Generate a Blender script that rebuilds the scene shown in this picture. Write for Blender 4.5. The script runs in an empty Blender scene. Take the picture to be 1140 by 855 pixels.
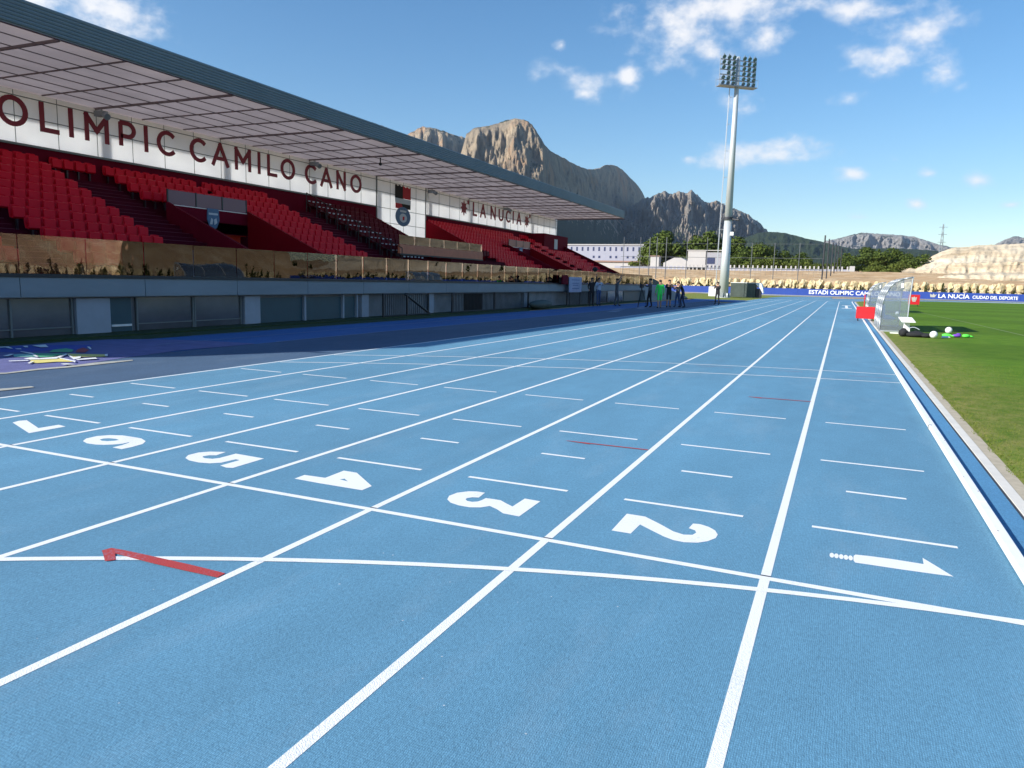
import bpy, bmesh, math, random
from mathutils import Vector, Matrix, noise
random.seed(7)
scene = bpy.context.scene
COL = scene.collection
rad = math.radians
CAM = Vector((-0.9697, -3.9193, 1.5))
SKY_STRENGTH, SUN_STRENGTH, EXPOSURE, HAZE, CLOUD = 0.090, 5.0, 0.70, 3.8e-5, 7.6

# ------------------------------------------------------------------ helpers
def srgb(r, g, b):
    def f(c):
        c /= 255.0
        return c / 12.92 if c <= 0.04045 else ((c + 0.055) / 1.055) ** 2.4
    return (f(r), f(g), f(b), 1.0)

def tag(o, label=None, cat=None, group=None, kind=None):
    if label: o['label'] = label
    if cat: o['category'] = cat
    if group: o['group'] = group
    if kind: o['kind'] = kind
    return o

def empty(name, loc=(0, 0, 0), rz=0, label=None, cat=None, group=None):
    o = bpy.data.objects.new(name, None)
    COL.objects.link(o)
    o.location = loc
    o.rotation_euler = (0, 0, rz)
    o.empty_display_size = 0.2
    return tag(o, label, cat, group)

def link(name, me, parent=None):
    o = bpy.data.objects.new(name, me)
    COL.objects.link(o)
    if parent: o.parent = parent
    return o

class MB:
    """collects shapes and links them as ONE mesh object"""
    def __init__(self):
        self.v = []; self.f = []; self.m = []
    def face(self, pts, mi=0):
        n = len(self.v)
        self.v += [tuple(p) for p in pts]
        self.f.append(tuple(range(n, n + len(pts)))); self.m.append(mi)
        return self
    def box(self, x0, x1, y0, y1, z0, z1, mi=0):
        n = len(self.v)
        self.v += [(x0,y0,z0),(x1,y0,z0),(x1,y1,z0),(x0,y1,z0),(x0,y0,z1),(x1,y0,z1),(x1,y1,z1),(x0,y1,z1)]
        for q in ((0,3,2,1),(4,5,6,7),(0,1,5,4),(1,2,6,5),(2,3,7,6),(3,0,4,7)):
            self.f.append(tuple(n+i for i in q)); self.m.append(mi)
        return self
    def prism(self, pts, z0, z1, mi=0):
        """closed prism over a xy polygon"""
        k = len(pts); n = len(self.v)
        self.v += [(p[0],p[1],z0) for p in pts] + [(p[0],p[1],z1) for p in pts]
        self.f.append(tuple(n+i for i in reversed(range(k)))); self.m.append(mi)
        self.f.append(tuple(n+k+i for i in range(k))); self.m.append(mi)
        for i in range(k):
            j = (i+1) % k
            self.f.append((n+i, n+j, n+k+j, n+k+i)); self.m.append(mi)
        return self
    def prism_xz(self, pts, y0, y1, mi=0):
        k = len(pts); n = len(self.v)
        self.v += [(p[0],y0,p[1]) for p in pts] + [(p[0],y1,p[1]) for p in pts]
        self.f.append(tuple(n+i for i in range(k))); self.m.append(mi)
        self.f.append(tuple(n+k+i for i in reversed(range(k)))); self.m.append(mi)
        for i in range(k):
            j = (i+1) % k
            self.f.append((n+j, n+i, n+k+i, n+k+j)); self.m.append(mi)
        return self
    def prism_yz(self, pts, x0, x1, mi=0):
        k = len(pts); n = len(self.v)
        self.v += [(x0,p[0],p[1]) for p in pts] + [(x1,p[0],p[1]) for p in pts]
        self.f.append(tuple(n+i for i in reversed(range(k)))); self.m.append(mi)
        self.f.append(tuple(n+k+i for i in range(k))); self.m.append(mi)
        for i in range(k):
            j = (i+1) % k
            self.f.append((n+i, n+j, n+k+j, n+k+i)); self.m.append(mi)
        return self
    def tube(self, a, b, r0, r1=None, seg=8, mi=0):
        a = Vector(a); b = Vector(b); r1 = r0 if r1 is None else r1
        d = (b - a).normalized()
        u = d.orthogonal().normalized(); w = d.cross(u)
        n = len(self.v)
        for c, r in ((a, r0), (b, r1)):
            for i in range(seg):
                t = 2*math.pi*i/seg
                self.v.append(tuple(c + u*math.cos(t)*r + w*math.sin(t)*r))
        for i in range(seg):
            j = (i+1) % seg
            self.f.append((n+i, n+j, n+seg+j, n+seg+i)); self.m.append(mi)
        self.f.append(tuple(n+i for i in reversed(range(seg)))); self.m.append(mi)
        self.f.append(tuple(n+seg+i for i in range(seg))); self.m.append(mi)
        return self
    def path(self, pts, r, seg=6, mi=0):
        for a, b in zip(pts[:-1], pts[1:]): self.tube(a, b, r, r, seg, mi)
        return self
    def ball(self, c, r, sx=1, sy=1, sz=1, nu=12, nv=8, mi=0, jit=0):
        n = len(self.v)
        for j in range(nv+1):
            p = math.pi*j/nv
            for i in range(nu):
                t = 2*math.pi*i/nu
                q = 1 + (random.uniform(-jit, jit) if jit else 0)
                self.v.append((c[0]+r*sx*q*math.sin(p)*math.cos(t), c[1]+r*sy*q*math.sin(p)*math.sin(t), c[2]+r*sz*q*math.cos(p)))
        for j in range(nv):
            for i in range(nu):
                k = (i+1) % nu
                self.f.append((n+j*nu+i, n+(j+1)*nu+i, n+(j+1)*nu+k, n+j*nu+k)); self.m.append(mi)
        return self
    def add(self, other, M):
        n = len(self.v)
        self.v += [tuple(M @ Vector(p)) for p in other.v]
        self.f += [tuple(n+i for i in q) for q in other.f]
        self.m += other.m
        return self
    def mesh(self, name, mats, smooth=False):
        me = bpy.data.meshes.new(name)
        me.from_pydata(self.v, [], self.f)
        mats = mats if isinstance(mats, (list, tuple)) else [mats]
        for m in mats: me.materials.append(m)
        if len(mats) > 1: me.polygons.foreach_set('material_index', self.m)
        if smooth: me.polygons.foreach_set('use_smooth', [True]*len(me.polygons))
        me.update()
        return me
    def build(self, name, mats, parent=None, smooth=False, bevel=0):
        o = link(name, self.mesh(name, mats, smooth), parent)
        if bevel:
            b = o.modifiers.new('bevel', 'BEVEL'); b.width = bevel; b.segments = 2; b.limit_method = 'ANGLE'
        return o

# ------------------------------------------------------------------ materials
def mat(name, col=(0.5,0.5,0.5,1), rough=0.6, metal=0.0, var=0.0, vscale=4.0, col2=None, bump=0.0, bscale=60.0, spec=0.5, coords='Object', stretch=(1,1,1), detail=6):
    m = bpy.data.materials.new(name); m.use_nodes = True
    nt = m.node_tree; N = nt.nodes; L = nt.links
    p = N['Principled BSDF']
    p.inputs['Base Color'].default_value = col
    p.inputs['Roughness'].default_value = rough
    p.inputs['Metallic'].default_value = metal
    p.inputs['Specular IOR Level'].default_value = spec
    tc = N.new('ShaderNodeTexCoord'); mp = N.new('ShaderNodeMapping')
    mp.inputs['Scale'].default_value = stretch
    L.new(tc.outputs[coords], mp.inputs['Vector'])
    if var or col2:
        n = N.new('ShaderNodeTexNoise'); n.inputs['Scale'].default_value = vscale; n.inputs['Detail'].default_value = detail
        n.inputs['Roughness'].default_value = 0.62
        L.new(mp.outputs[0], n.inputs['Vector'])
        cr = N.new('ShaderNodeValToRGB')
        cr.color_ramp.elements[0].position = 0.32; cr.color_ramp.elements[1].position = 0.68
        if col2:
            cr.color_ramp.elements[0].color = col; cr.color_ramp.elements[1].color = col2
        else:
            cr.color_ramp.elements[0].color = [c*(1-var) for c in col[:3]] + [1]
            cr.color_ramp.elements[1].color = [min(1, c*(1+var)) for c in col[:3]] + [1]
        L.new(n.outputs['Fac'], cr.inputs['Fac']); L.new(cr.outputs['Color'], p.inputs['Base Color'])
    if bump:
        n2 = N.new('ShaderNodeTexNoise'); n2.inputs['Scale'].default_value = bscale; n2.inputs['Detail'].default_value = 4
        L.new(mp.outputs[0], n2.inputs['Vector'])
        b = N.new('ShaderNodeBump'); b.inputs['Strength'].default_value = bump; b.inputs['Distance'].default_value = 0.02
        L.new(n2.outputs['Fac'], b.inputs['Height']); L.new(b.outputs['Normal'], p.inputs['Normal'])
    return m

def track_mat(name, col, dust=0.20, warm=None):
    """rolled polyurethane track: granules, faint rolling bands, dust and scuffs"""
    m = bpy.data.materials.new(name); m.use_nodes = True
    nt = m.node_tree; N = nt.nodes; L = nt.links
    p = N['Principled BSDF']; p.inputs['Roughness'].default_value = 0.82; p.inputs['Specular IOR Level'].default_value = 0.35
    tc = N.new('ShaderNodeTexCoord')
    def noi(scale, detail, st=(1,1,1), rough=0.6):
        mp = N.new('ShaderNodeMapping'); mp.inputs['Scale'].default_value = st
        L.new(tc.outputs['Object'], mp.inputs['Vector'])
        n = N.new('ShaderNodeTexNoise'); n.inputs['Scale'].default_value = scale; n.inputs['Detail'].default_value = detail
        n.inputs['Roughness'].default_value = rough
        L.new(mp.outputs[0], n.inputs['Vector']); return n.outputs['Fac']
    def ramp(fac, a, b, c0, c1):
        r = N.new('ShaderNodeMapRange'); r.inputs['From Min'].default_value = a; r.inputs['From Max'].default_value = b
        r.inputs['To Min'].default_value = c0; r.inputs['To Max'].default_value = c1
        L.new(fac, r.inputs['Value']); return r.outputs[0]
    def mul(a, b):
        q = N.new('ShaderNodeMath'); q.operation = 'MULTIPLY'; L.new(a, q.inputs[0]); L.new(b, q.inputs[1]); return q.outputs[0]
    big = ramp(noi(0.35, 5, (1, 0.35, 1)), 0.3, 0.7, 0.88, 1.08)
    mid = ramp(noi(3.0, 6, (1, 0.5, 1), 0.7), 0.3, 0.7, 0.93, 1.06)
    vor = N.new('ShaderNodeTexVoronoi'); vor.inputs['Scale'].default_value = 260
    mp = N.new('ShaderNodeMapping'); mp.inputs['Scale'].default_value = (1, 0.42, 1)
    L.new(tc.outputs['Object'], mp.inputs['Vector']); L.new(mp.outputs[0], vor.inputs['Vector'])
    gr = ramp(vor.outputs['Distance'], 0.0, 0.8, 1.10, 0.86)
    grain = ramp(noi(75, 3, (1, 0.45, 1), 0.7), 0.32, 0.68, 0.86, 1.14)
    k = mul(mul(big, mid), mul(gr, grain))
    # long faint tone bands where the lanes are run, and pale scuffs
    k = mul(k, ramp(noi(1.1, 3, (1, 0.02, 1), 0.5), 0.3, 0.7, 0.955, 1.045))
    # fine woven ribs of the rolled surface, about 8 mm apart
    sp = N.new('ShaderNodeSeparateXYZ'); L.new(tc.outputs['Object'], sp.inputs[0])
    def sine(sock, freq, amp, wob):
        a = N.new('ShaderNodeMath'); a.operation = 'MULTIPLY_ADD'; a.inputs[1].default_value = freq; L.new(sock, a.inputs[0]); L.new(wob, a.inputs[2])
        c = N.new('ShaderNodeMath'); c.operation = 'SINE'; L.new(a.outputs[0], c.inputs[0])
        return ramp(c.outputs[0], -1, 1, 1-amp, 1+amp)
    wob = ramp(noi(6, 2), 0.3, 0.7, 0, 5)
    rib = mul(sine(sp.outputs['X'], 785, 0.13, wob), sine(sp.outputs['Y'], 520, 0.07, wob))
    k = mul(k, rib)
    mix = N.new('ShaderNodeVectorMath'); mix.operation = 'SCALE'; mix.inputs[0].default_value = col[:3]
    L.new(k, mix.inputs['Scale'])
    # dusty patches
    du = N.new('ShaderNodeMix'); du.data_type = 'RGBA'
    L.new(ramp(noi(1.3, 8, (1, 0.3, 1), 0.72), 0.52, 0.80, 0.0, dust), du.inputs['Factor'])
    L.new(mix.outputs[0], du.inputs[6]); du.inputs[7].default_value = (0.42, 0.5, 0.56, 1)
    L.new(du.outputs[2], p.inputs['Base Color'])
    b = N.new('ShaderNodeBump'); b.inputs['Strength'].default_value = 0.32; b.inputs['Distance'].default_value = 0.004
    L.new(vor.outputs['Distance'], b.inputs['Height']); b.invert = True
    L.new(b.outputs['Normal'], p.inputs['Normal'])
    return m

def paint_mat(name, col, worn=0.10):
    m = bpy.data.materials.new(name); m.use_nodes = True
    nt = m.node_tree; N = nt.nodes; L = nt.links
    p = N['Principled BSDF']; p.inputs['Roughness'].default_value = 0.75
    tc = N.new('ShaderNodeTexCoord')
    n = N.new('ShaderNodeTexNoise'); n.inputs['Scale'].default_value = 60; n.inputs['Detail'].default_value = 6
    L.new(tc.outputs['Object'], n.inputs['Vector'])
    n3 = N.new('ShaderNodeTexNoise'); n3.inputs['Scale'].default_value = 2.2; n3.inputs['Detail'].default_value = 6
    L.new(tc.outputs['Object'], n3.inputs['Vector'])
    a = N.new('ShaderNodeMath'); a.operation = 'ADD'; L.new(n.outputs['Fac'], a.inputs[0]); L.new(n3.outputs['Fac'], a.inputs[1])
    r = N.new('ShaderNodeMapRange'); r.inputs['From Min'].default_value = 1.1; r.inputs['From Max'].default_value = 1.45
    r.inputs['To Max'].default_value = worn
    L.new(a.outputs[0], r.inputs['Value'])
    mx = N.new('ShaderNodeMix'); mx.data_type = 'RGBA'
    L.new(r.outputs[0], mx.inputs['Factor']); mx.inputs[6].default_value = col; mx.inputs[7].default_value = (0.2, 0.34, 0.5, 1)
    L.new(mx.outputs[2], p.inputs['Base Color'])
    v = N.new('ShaderNodeTexVoronoi'); v.inputs['Scale'].default_value = 190
    L.new(tc.outputs['Object'], v.inputs['Vector'])
    b = N.new('ShaderNodeBump'); b.inputs['Strength'].default_value = 0.35; b.inputs['Distance'].default_value = 0.005; b.invert = True
    L.new(v.outputs['Distance'], b.inputs['Height']); L.new(b.outputs['Normal'], p.inputs['Normal'])
    return m

def glass_mat(name, tint=(0.75,0.8,0.8,1), ior=1.5, rough=0.02, milk=0.0, milkcol=(0.7,0.75,0.8,1)):
    m = bpy.data.materials.new(name); m.use_nodes = True
    nt = m.node_tree; N = nt.nodes; L = nt.links
    N.remove(N['Principled BSDF']); out = N['Material Output']
    t = N.new('ShaderNodeBsdfTransparent'); t.inputs[0].default_value = tint
    g = N.new('ShaderNodeBsdfGlossy'); g.inputs['Roughness'].default_value = rough
    fr = N.new('ShaderNodeFresnel'); fr.inputs[0].default_value = ior
    mx = N.new('ShaderNodeMixShader'); L.new(fr.outputs[0], mx.inputs[0]); L.new(t.outputs[0], mx.inputs[1]); L.new(g.outputs[0], mx.inputs[2])
    tc = N.new('ShaderNodeTexCoord'); n = N.new('ShaderNodeTexNoise'); n.inputs['Scale'].default_value = 0.9; n.inputs['Detail'].default_value = 3
    L.new(tc.outputs['Object'], n.inputs['Vector'])
    b = N.new('ShaderNodeBump'); b.inputs['Strength'].default_value = 0.25; b.inputs['Distance'].default_value = 0.01
    L.new(n.outputs['Fac'], b.inputs['Height']); L.new(b.outputs[0], g.inputs['Normal'])
    if milk:
        d = N.new('ShaderNodeBsdfDiffuse'); d.inputs[0].default_value = milkcol
        tr = N.new('ShaderNodeBsdfTranslucent'); tr.inputs[0].default_value = milkcol
        ad = N.new('ShaderNodeMixShader'); ad.inputs[0].default_value = 0.5
        L.new(d.outputs[0], ad.inputs[1]); L.new(tr.outputs[0], ad.inputs[2])
        m2 = N.new('ShaderNodeMixShader'); m2.inputs[0].default_value = milk
        L.new(mx.outputs[0], m2.inputs[1]); L.new(ad.outputs[0], m2.inputs[2]); L.new(m2.outputs[0], out.inputs[0])
    else:
        L.new(mx.outputs[0], out.inputs[0])
    return m

def translucent_mat(name, col, trans, mixf=0.5, var=0.05, vscale=0.6, stretch=(1,1,1)):
    m = bpy.data.materials.new(name); m.use_nodes = True
    nt = m.node_tree; N = nt.nodes; L = nt.links
    N.remove(N['Principled BSDF']); out = N['Material Output']
    tc = N.new('ShaderNodeTexCoord'); mp = N.new('ShaderNodeMapping'); mp.inputs['Scale'].default_value = stretch
    n = N.new('ShaderNodeTexNoise'); n.inputs['Scale'].default_value = vscale; n.inputs['Detail'].default_value = 5
    L.new(tc.outputs['Object'], mp.inputs[0]); L.new(mp.outputs[0], n.inputs['Vector'])
    def cm(c):
        cr = N.new('ShaderNodeValToRGB'); cr.color_ramp.elements[0].position = .35; cr.color_ramp.elements[1].position = .65
        cr.color_ramp.elements[0].color = [x*(1-var) for x in c[:3]]+[1]; cr.color_ramp.elements[1].color = [min(1,x*(1+var)) for x in c[:3]]+[1]
        L.new(n.outputs['Fac'], cr.inputs[0]); return cr.outputs[0]
    d = N.new('ShaderNodeBsdfDiffuse'); L.new(cm(col), d.inputs[0])
    t = N.new('ShaderNodeBsdfTranslucent'); L.new(cm(trans), t.inputs[0])
    mx = N.new('ShaderNodeMixShader'); mx.inputs[0].default_value = mixf
    L.new(d.outputs[0], mx.inputs[1]); L.new(t.outputs[0], mx.inputs[2]); L.new(mx.outputs[0], out.inputs[0])
    return m

def leaf_mat(name, a, b, vscale=0.6, trans=0.25):
    m = bpy.data.materials.new(name); m.use_nodes = True
    nt = m.node_tree; N = nt.nodes; L = nt.links
    p = N['Principled BSDF']; p.inputs['Roughness'].default_value = 0.65; p.inputs['Specular IOR Level'].default_value = 0.2
    g = N.new('ShaderNodeNewGeometry')
    cr = N.new('ShaderNodeValToRGB'); cr.color_ramp.elements[0].color = a; cr.color_ramp.elements[1].color = b
    L.new(g.outputs['Random Per Island'], cr.inputs[0]); L.new(cr.outputs[0], p.inputs['Base Color'])
    t = N.new('ShaderNodeBsdfTranslucent'); L.new(cr.outputs[0], t.inputs[0])
    mx = N.new('ShaderNodeMixShader'); mx.inputs[0].default_value = trans
    L.new(p.outputs[0], mx.inputs[1]); L.new(t.outputs[0], mx.inputs[2]); L.new(mx.outputs[0], N['Material Output'].inputs[0])
    return m

BLUE = (0.118, 0.288, 0.425, 1)
M = {}
M['track'] = track_mat('track_blue', BLUE)
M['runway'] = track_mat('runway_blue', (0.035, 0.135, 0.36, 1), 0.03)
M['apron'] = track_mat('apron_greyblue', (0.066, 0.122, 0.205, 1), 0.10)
M['white_paint'] = paint_mat('white_line_paint', (0.80, 0.81, 0.80, 1), 0.38)
M['red_paint'] = paint_mat('red_line_paint', (0.42, 0.045, 0.045, 1), 0.45)
M['kerb'] = mat('kerb_aluminium_white', (0.85,0.85,0.84,1), 0.45, var=0.05, vscale=8)
M['concrete'] = mat('pale_concrete', (0.66,0.63,0.57,1), 0.85, var=0.08, vscale=3, bump=0.1, bscale=40)
M['border'] = mat('beige_border_concrete', (0.44,0.38,0.28,1), 0.9, var=0.14, vscale=9, bump=0.2, bscale=60)
M['concrete_grey'] = mat('rough_concrete', (0.30,0.29,0.26,1), 0.9, var=0.25, vscale=7, bump=0.5, bscale=40)
M['gutter'] = track_mat('gutter_blue', (0.09, 0.27, 0.47, 1), 0.05)
M['fascia'] = mat('podium_concrete', (0.23,0.265,0.29,1), 0.7, var=0.12, vscale=0.9, bump=0.15, bscale=12, stretch=(1,0.4,1.5))
M['podium_low'] = mat('podium_lower_concrete', (0.22,0.235,0.25,1), 0.8, var=0.22, vscale=1.2)
M['pier'] = mat('pale_pier', (0.34,0.38,0.44,1), 0.7, var=0.06)
M['dark_metal'] = mat('dark_metal', (0.025,0.027,0.03,1), 0.5, 0.3)
M['grey_metal'] = mat('galvanised_metal', (0.33,0.35,0.37,1), 0.45, 0.6, var=0.08, vscale=3)
M['mast'] = mat('mast_steel', (0.50,0.54,0.55,1), 0.5, 0.25, var=0.06, vscale=1.5, stretch=(1,1,0.2))
M['teal_panel'] = mat('teal_panel', (0.02,0.075,0.10,1), 0.5, var=0.08, vscale=2)
M['window'] = mat('dim_window_film', (0.09,0.095,0.105,1), 0.14, var=0.40, vscale=0.8, stretch=(1,0.5,1), spec=0.8)
M['opening'] = mat('dark_opening', (0.008,0.006,0.006,1), 0.8)
M['maroon'] = mat('maroon_terrace', (0.07,0.002,0.012,1), 0.8, var=0.12, vscale=2, spec=0.1)
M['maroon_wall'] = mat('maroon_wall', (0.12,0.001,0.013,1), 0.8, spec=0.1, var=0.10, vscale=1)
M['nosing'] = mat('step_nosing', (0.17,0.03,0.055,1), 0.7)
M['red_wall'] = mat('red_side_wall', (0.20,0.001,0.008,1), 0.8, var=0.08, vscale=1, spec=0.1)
M['orange_wall'] = mat('orange_red_wall', (0.62,0.04,0.015,1), 0.6, var=0.08, vscale=1)
M['seat'] = mat('red_plastic_seat', (0.66,0.001,0.020,1), 0.5, var=0.10, vscale=0.35, spec=0.15)
M['seat_dark'] = mat('dark_red_seat', (0.10,0.001,0.009,1), 0.6, spec=0.1)
M['seat_frame'] = mat('seat_bracket', (0.03,0.01,0.012,1), 0.5)
M['roof_under'] = translucent_mat('roof_membrane', (0.41,0.345,0.335,1), (0.35,0.295,0.29,1), 0.5, 0.12, 0.5)
M['roof_beam'] = mat('roof_beam_maroon', (0.22,0.165,0.17,1), 0.6)
M['roof_fascia'] = mat('ribbed_roof_fascia', (0.24,0.27,0.28,1), 0.45, 0.3, var=0.07, vscale=0.6)
M['white_panel'] = translucent_mat('translucent_white_panel', (0.8,0.8,0.8,1), (0.93,0.95,0.97,1), 0.58, 0.04, 0.8)
M['mullion'] = mat('grey_mullion', (0.16,0.18,0.18,1), 0.6)
M['letter'] = mat('dark_red_letter', (0.22,0.002,0.02,1), 0.5)
M['parapet_glass'] = glass_mat('parapet_glass', (0.86,0.80,0.78,1), 1.60, 0.008)
M['clear_glass'] = glass_mat('clear_glass', (0.60,0.50,0.58,1), 1.6, 0.02, 0.45, (0.42,0.22,0.30,1))
M['dugout_glass'] = glass_mat('dugout_polycarbonate', (0.88,0.91,0.94,1), 1.5, 0.04, 0.20, (0.68,0.74,0.80,1))
M['dug_frame'] = mat('dugout_frame', (0.40,0.43,0.45,1), 0.4, 0.4)
M['blue_seat'] = mat('light_blue_seat', (0.08,0.30,0.55,1), 0.4)
M['white_plastic'] = mat('white_plastic', (0.8,0.8,0.78,1), 0.45, var=0.04)
M['red_board'] = mat('red_board', (0.52,0.008,0.014,1), 0.45, var=0.08)
M['blue_board'] = mat('blue_board', (0.020,0.06,0.30,1), 0.45, var=0.05, vscale=1)
M['board_white'] = mat('board_white_lettering', (0.85,0.87,0.88,1), 0.5)
M['black_cloth'] = mat('black_bag_cloth', (0.014,0.015,0.018,1), 0.85, bump=0.4, bscale=30)
M['green_box'] = mat('dark_green_tarpaulin', (0.055,0.075,0.065,1), 0.7, var=0.18, vscale=2, bump=0.4, bscale=5)
M['white_tarp'] = mat('white_tarpaulin', (0.7,0.74,0.78,1), 0.6, var=0.15, vscale=4, bump=0.8, bscale=8)
M['black_pole'] = mat('dark_pole', (0.02,0.022,0.03,1), 0.6)
M['fence_post'] = mat('fence_post_grey', (0.10,0.11,0.12,1), 0.6)
M['white_wall'] = mat('white_render', (0.42,0.41,0.41,1), 0.8, var=0.05, vscale=0.3)
M['lilac_wall'] = mat('pale_lilac_render', (0.31,0.32,0.39,1), 0.8, var=0.05, vscale=0.3)
M['pane'] = mat('window_pane_blue', (0.035,0.045,0.11,1), 0.2)
M['roof_tile'] = mat('roof_brown', (0.28,0.18,0.15,1), 0.8, var=0.15)
M['bark'] = mat('bark', (0.09,0.065,0.045,1), 0.9, var=0.3, vscale=3)
M['pine'] = leaf_mat('pine_foliage', (0.040,0.066,0.012,1), (0.12,0.16,0.030,1))
M['olive'] = leaf_mat('bright_foliage', (0.075,0.105,0.018,1), (0.16,0.19,0.035,1))
M['dark_leaf'] = leaf_mat('cypress_foliage', (0.045,0.055,0.016,1), (0.10,0.105,0.03,1))
M['boulder'] = mat('cream_boulder', (0.44,0.33,0.16,1), 0.9, col2=(0.72,0.62,0.40,1), vscale=0.9, bump=0.6, bscale=3)
M['skin'] = mat('skin', (0.42,0.24,0.16,1), 0.6)
M['hair'] = mat('dark_hair', (0.015,0.012,0.01,1), 0.7)
M['cloth_black'] = mat('black_clothing', (0.014,0.014,0.018,1), 0.85)
M['cloth_navy'] = mat('navy_clothing', (0.02,0.03,0.07,1), 0.85)
M['cloth_grey'] = mat('grey_clothing', (0.09,0.10,0.11,1), 0.85)
M['cloth_green'] = mat('bright_green_bib', (0.03,0.80,0.10,1), 0.7)
M['cloth_white'] = mat('pale_clothing', (0.45,0.52,0.62,1), 0.8)
M['cloth_jeans'] = mat('blue_jeans', (0.05,0.09,0.20,1), 0.85)
M['purple'] = mat('mural_purple_paint', (0.12,0.13,0.30,1), 0.8, var=0.15, vscale=3, bump=0.3)
M['m_yellow'] = mat('mural_yellow_paint', (0.72,0.62,0.20,1), 0.8, var=0.06)
M['m_green'] = mat('mural_green_paint', (0.10,0.42,0.22,1), 0.8, var=0.06)
M['m_teal'] = mat('mural_teal_paint', (0.22,0.50,0.46,1), 0.8)
M['m_red'] = mat('mural_red_paint', (0.36,0.07,0.08,1), 0.8)
M['m_navy'] = mat('mural_navy_paint', (0.05,0.08,0.36,1), 0.8)
M['m_sand'] = mat('mural_edge_paint', (0.40,0.40,0.36,1), 0.85, var=0.2, vscale=6)
M['neon_green'] = mat('neon_green_fabric', (0.12,0.85,0.08,1), 0.7)
M['violet'] = mat('violet_fabric', (0.16,0.05,0.42,1), 0.8)
M['turf'] = mat('dark_artificial_turf', (0.025,0.05,0.014,1), 0.95, var=0.3, vscale=6, bump=0.5)
M['badge_blue'] = mat('badge_blue', (0.06,0.13,0.24,1), 0.6, var=0.15, vscale=6)
M['badge_pale'] = mat('badge_pale', (0.45,0.50,0.55,1), 0.6)
M['cloth_red'] = mat('banner_red', (0.42,0.01,0.02,1), 0.7)
M['terracotta'] = mat('terracotta_cladding', (0.50,0.16,0.08,1), 0.6, var=0.1)
M['ladder'] = mat('ladder_grey', (0.42,0.45,0.48,1), 0.5, 0.4)
M['lamp_glass'] = mat('floodlight_lens', (0.13,0.19,0.24,1), 0.12, 0.2, spec=1.0)
M['lamp_body'] = mat('floodlight_body', (0.30,0.34,0.37,1), 0.4, 0.5)
M['joint'] = mat('dark_joint', (0.02,0.03,0.05,1), 0.9)
M['speck'] = mat('grey_screw', (0.16,0.15,0.13,1), 0.7)
M['dark_leaf2'] = M['dark_leaf']

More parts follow.
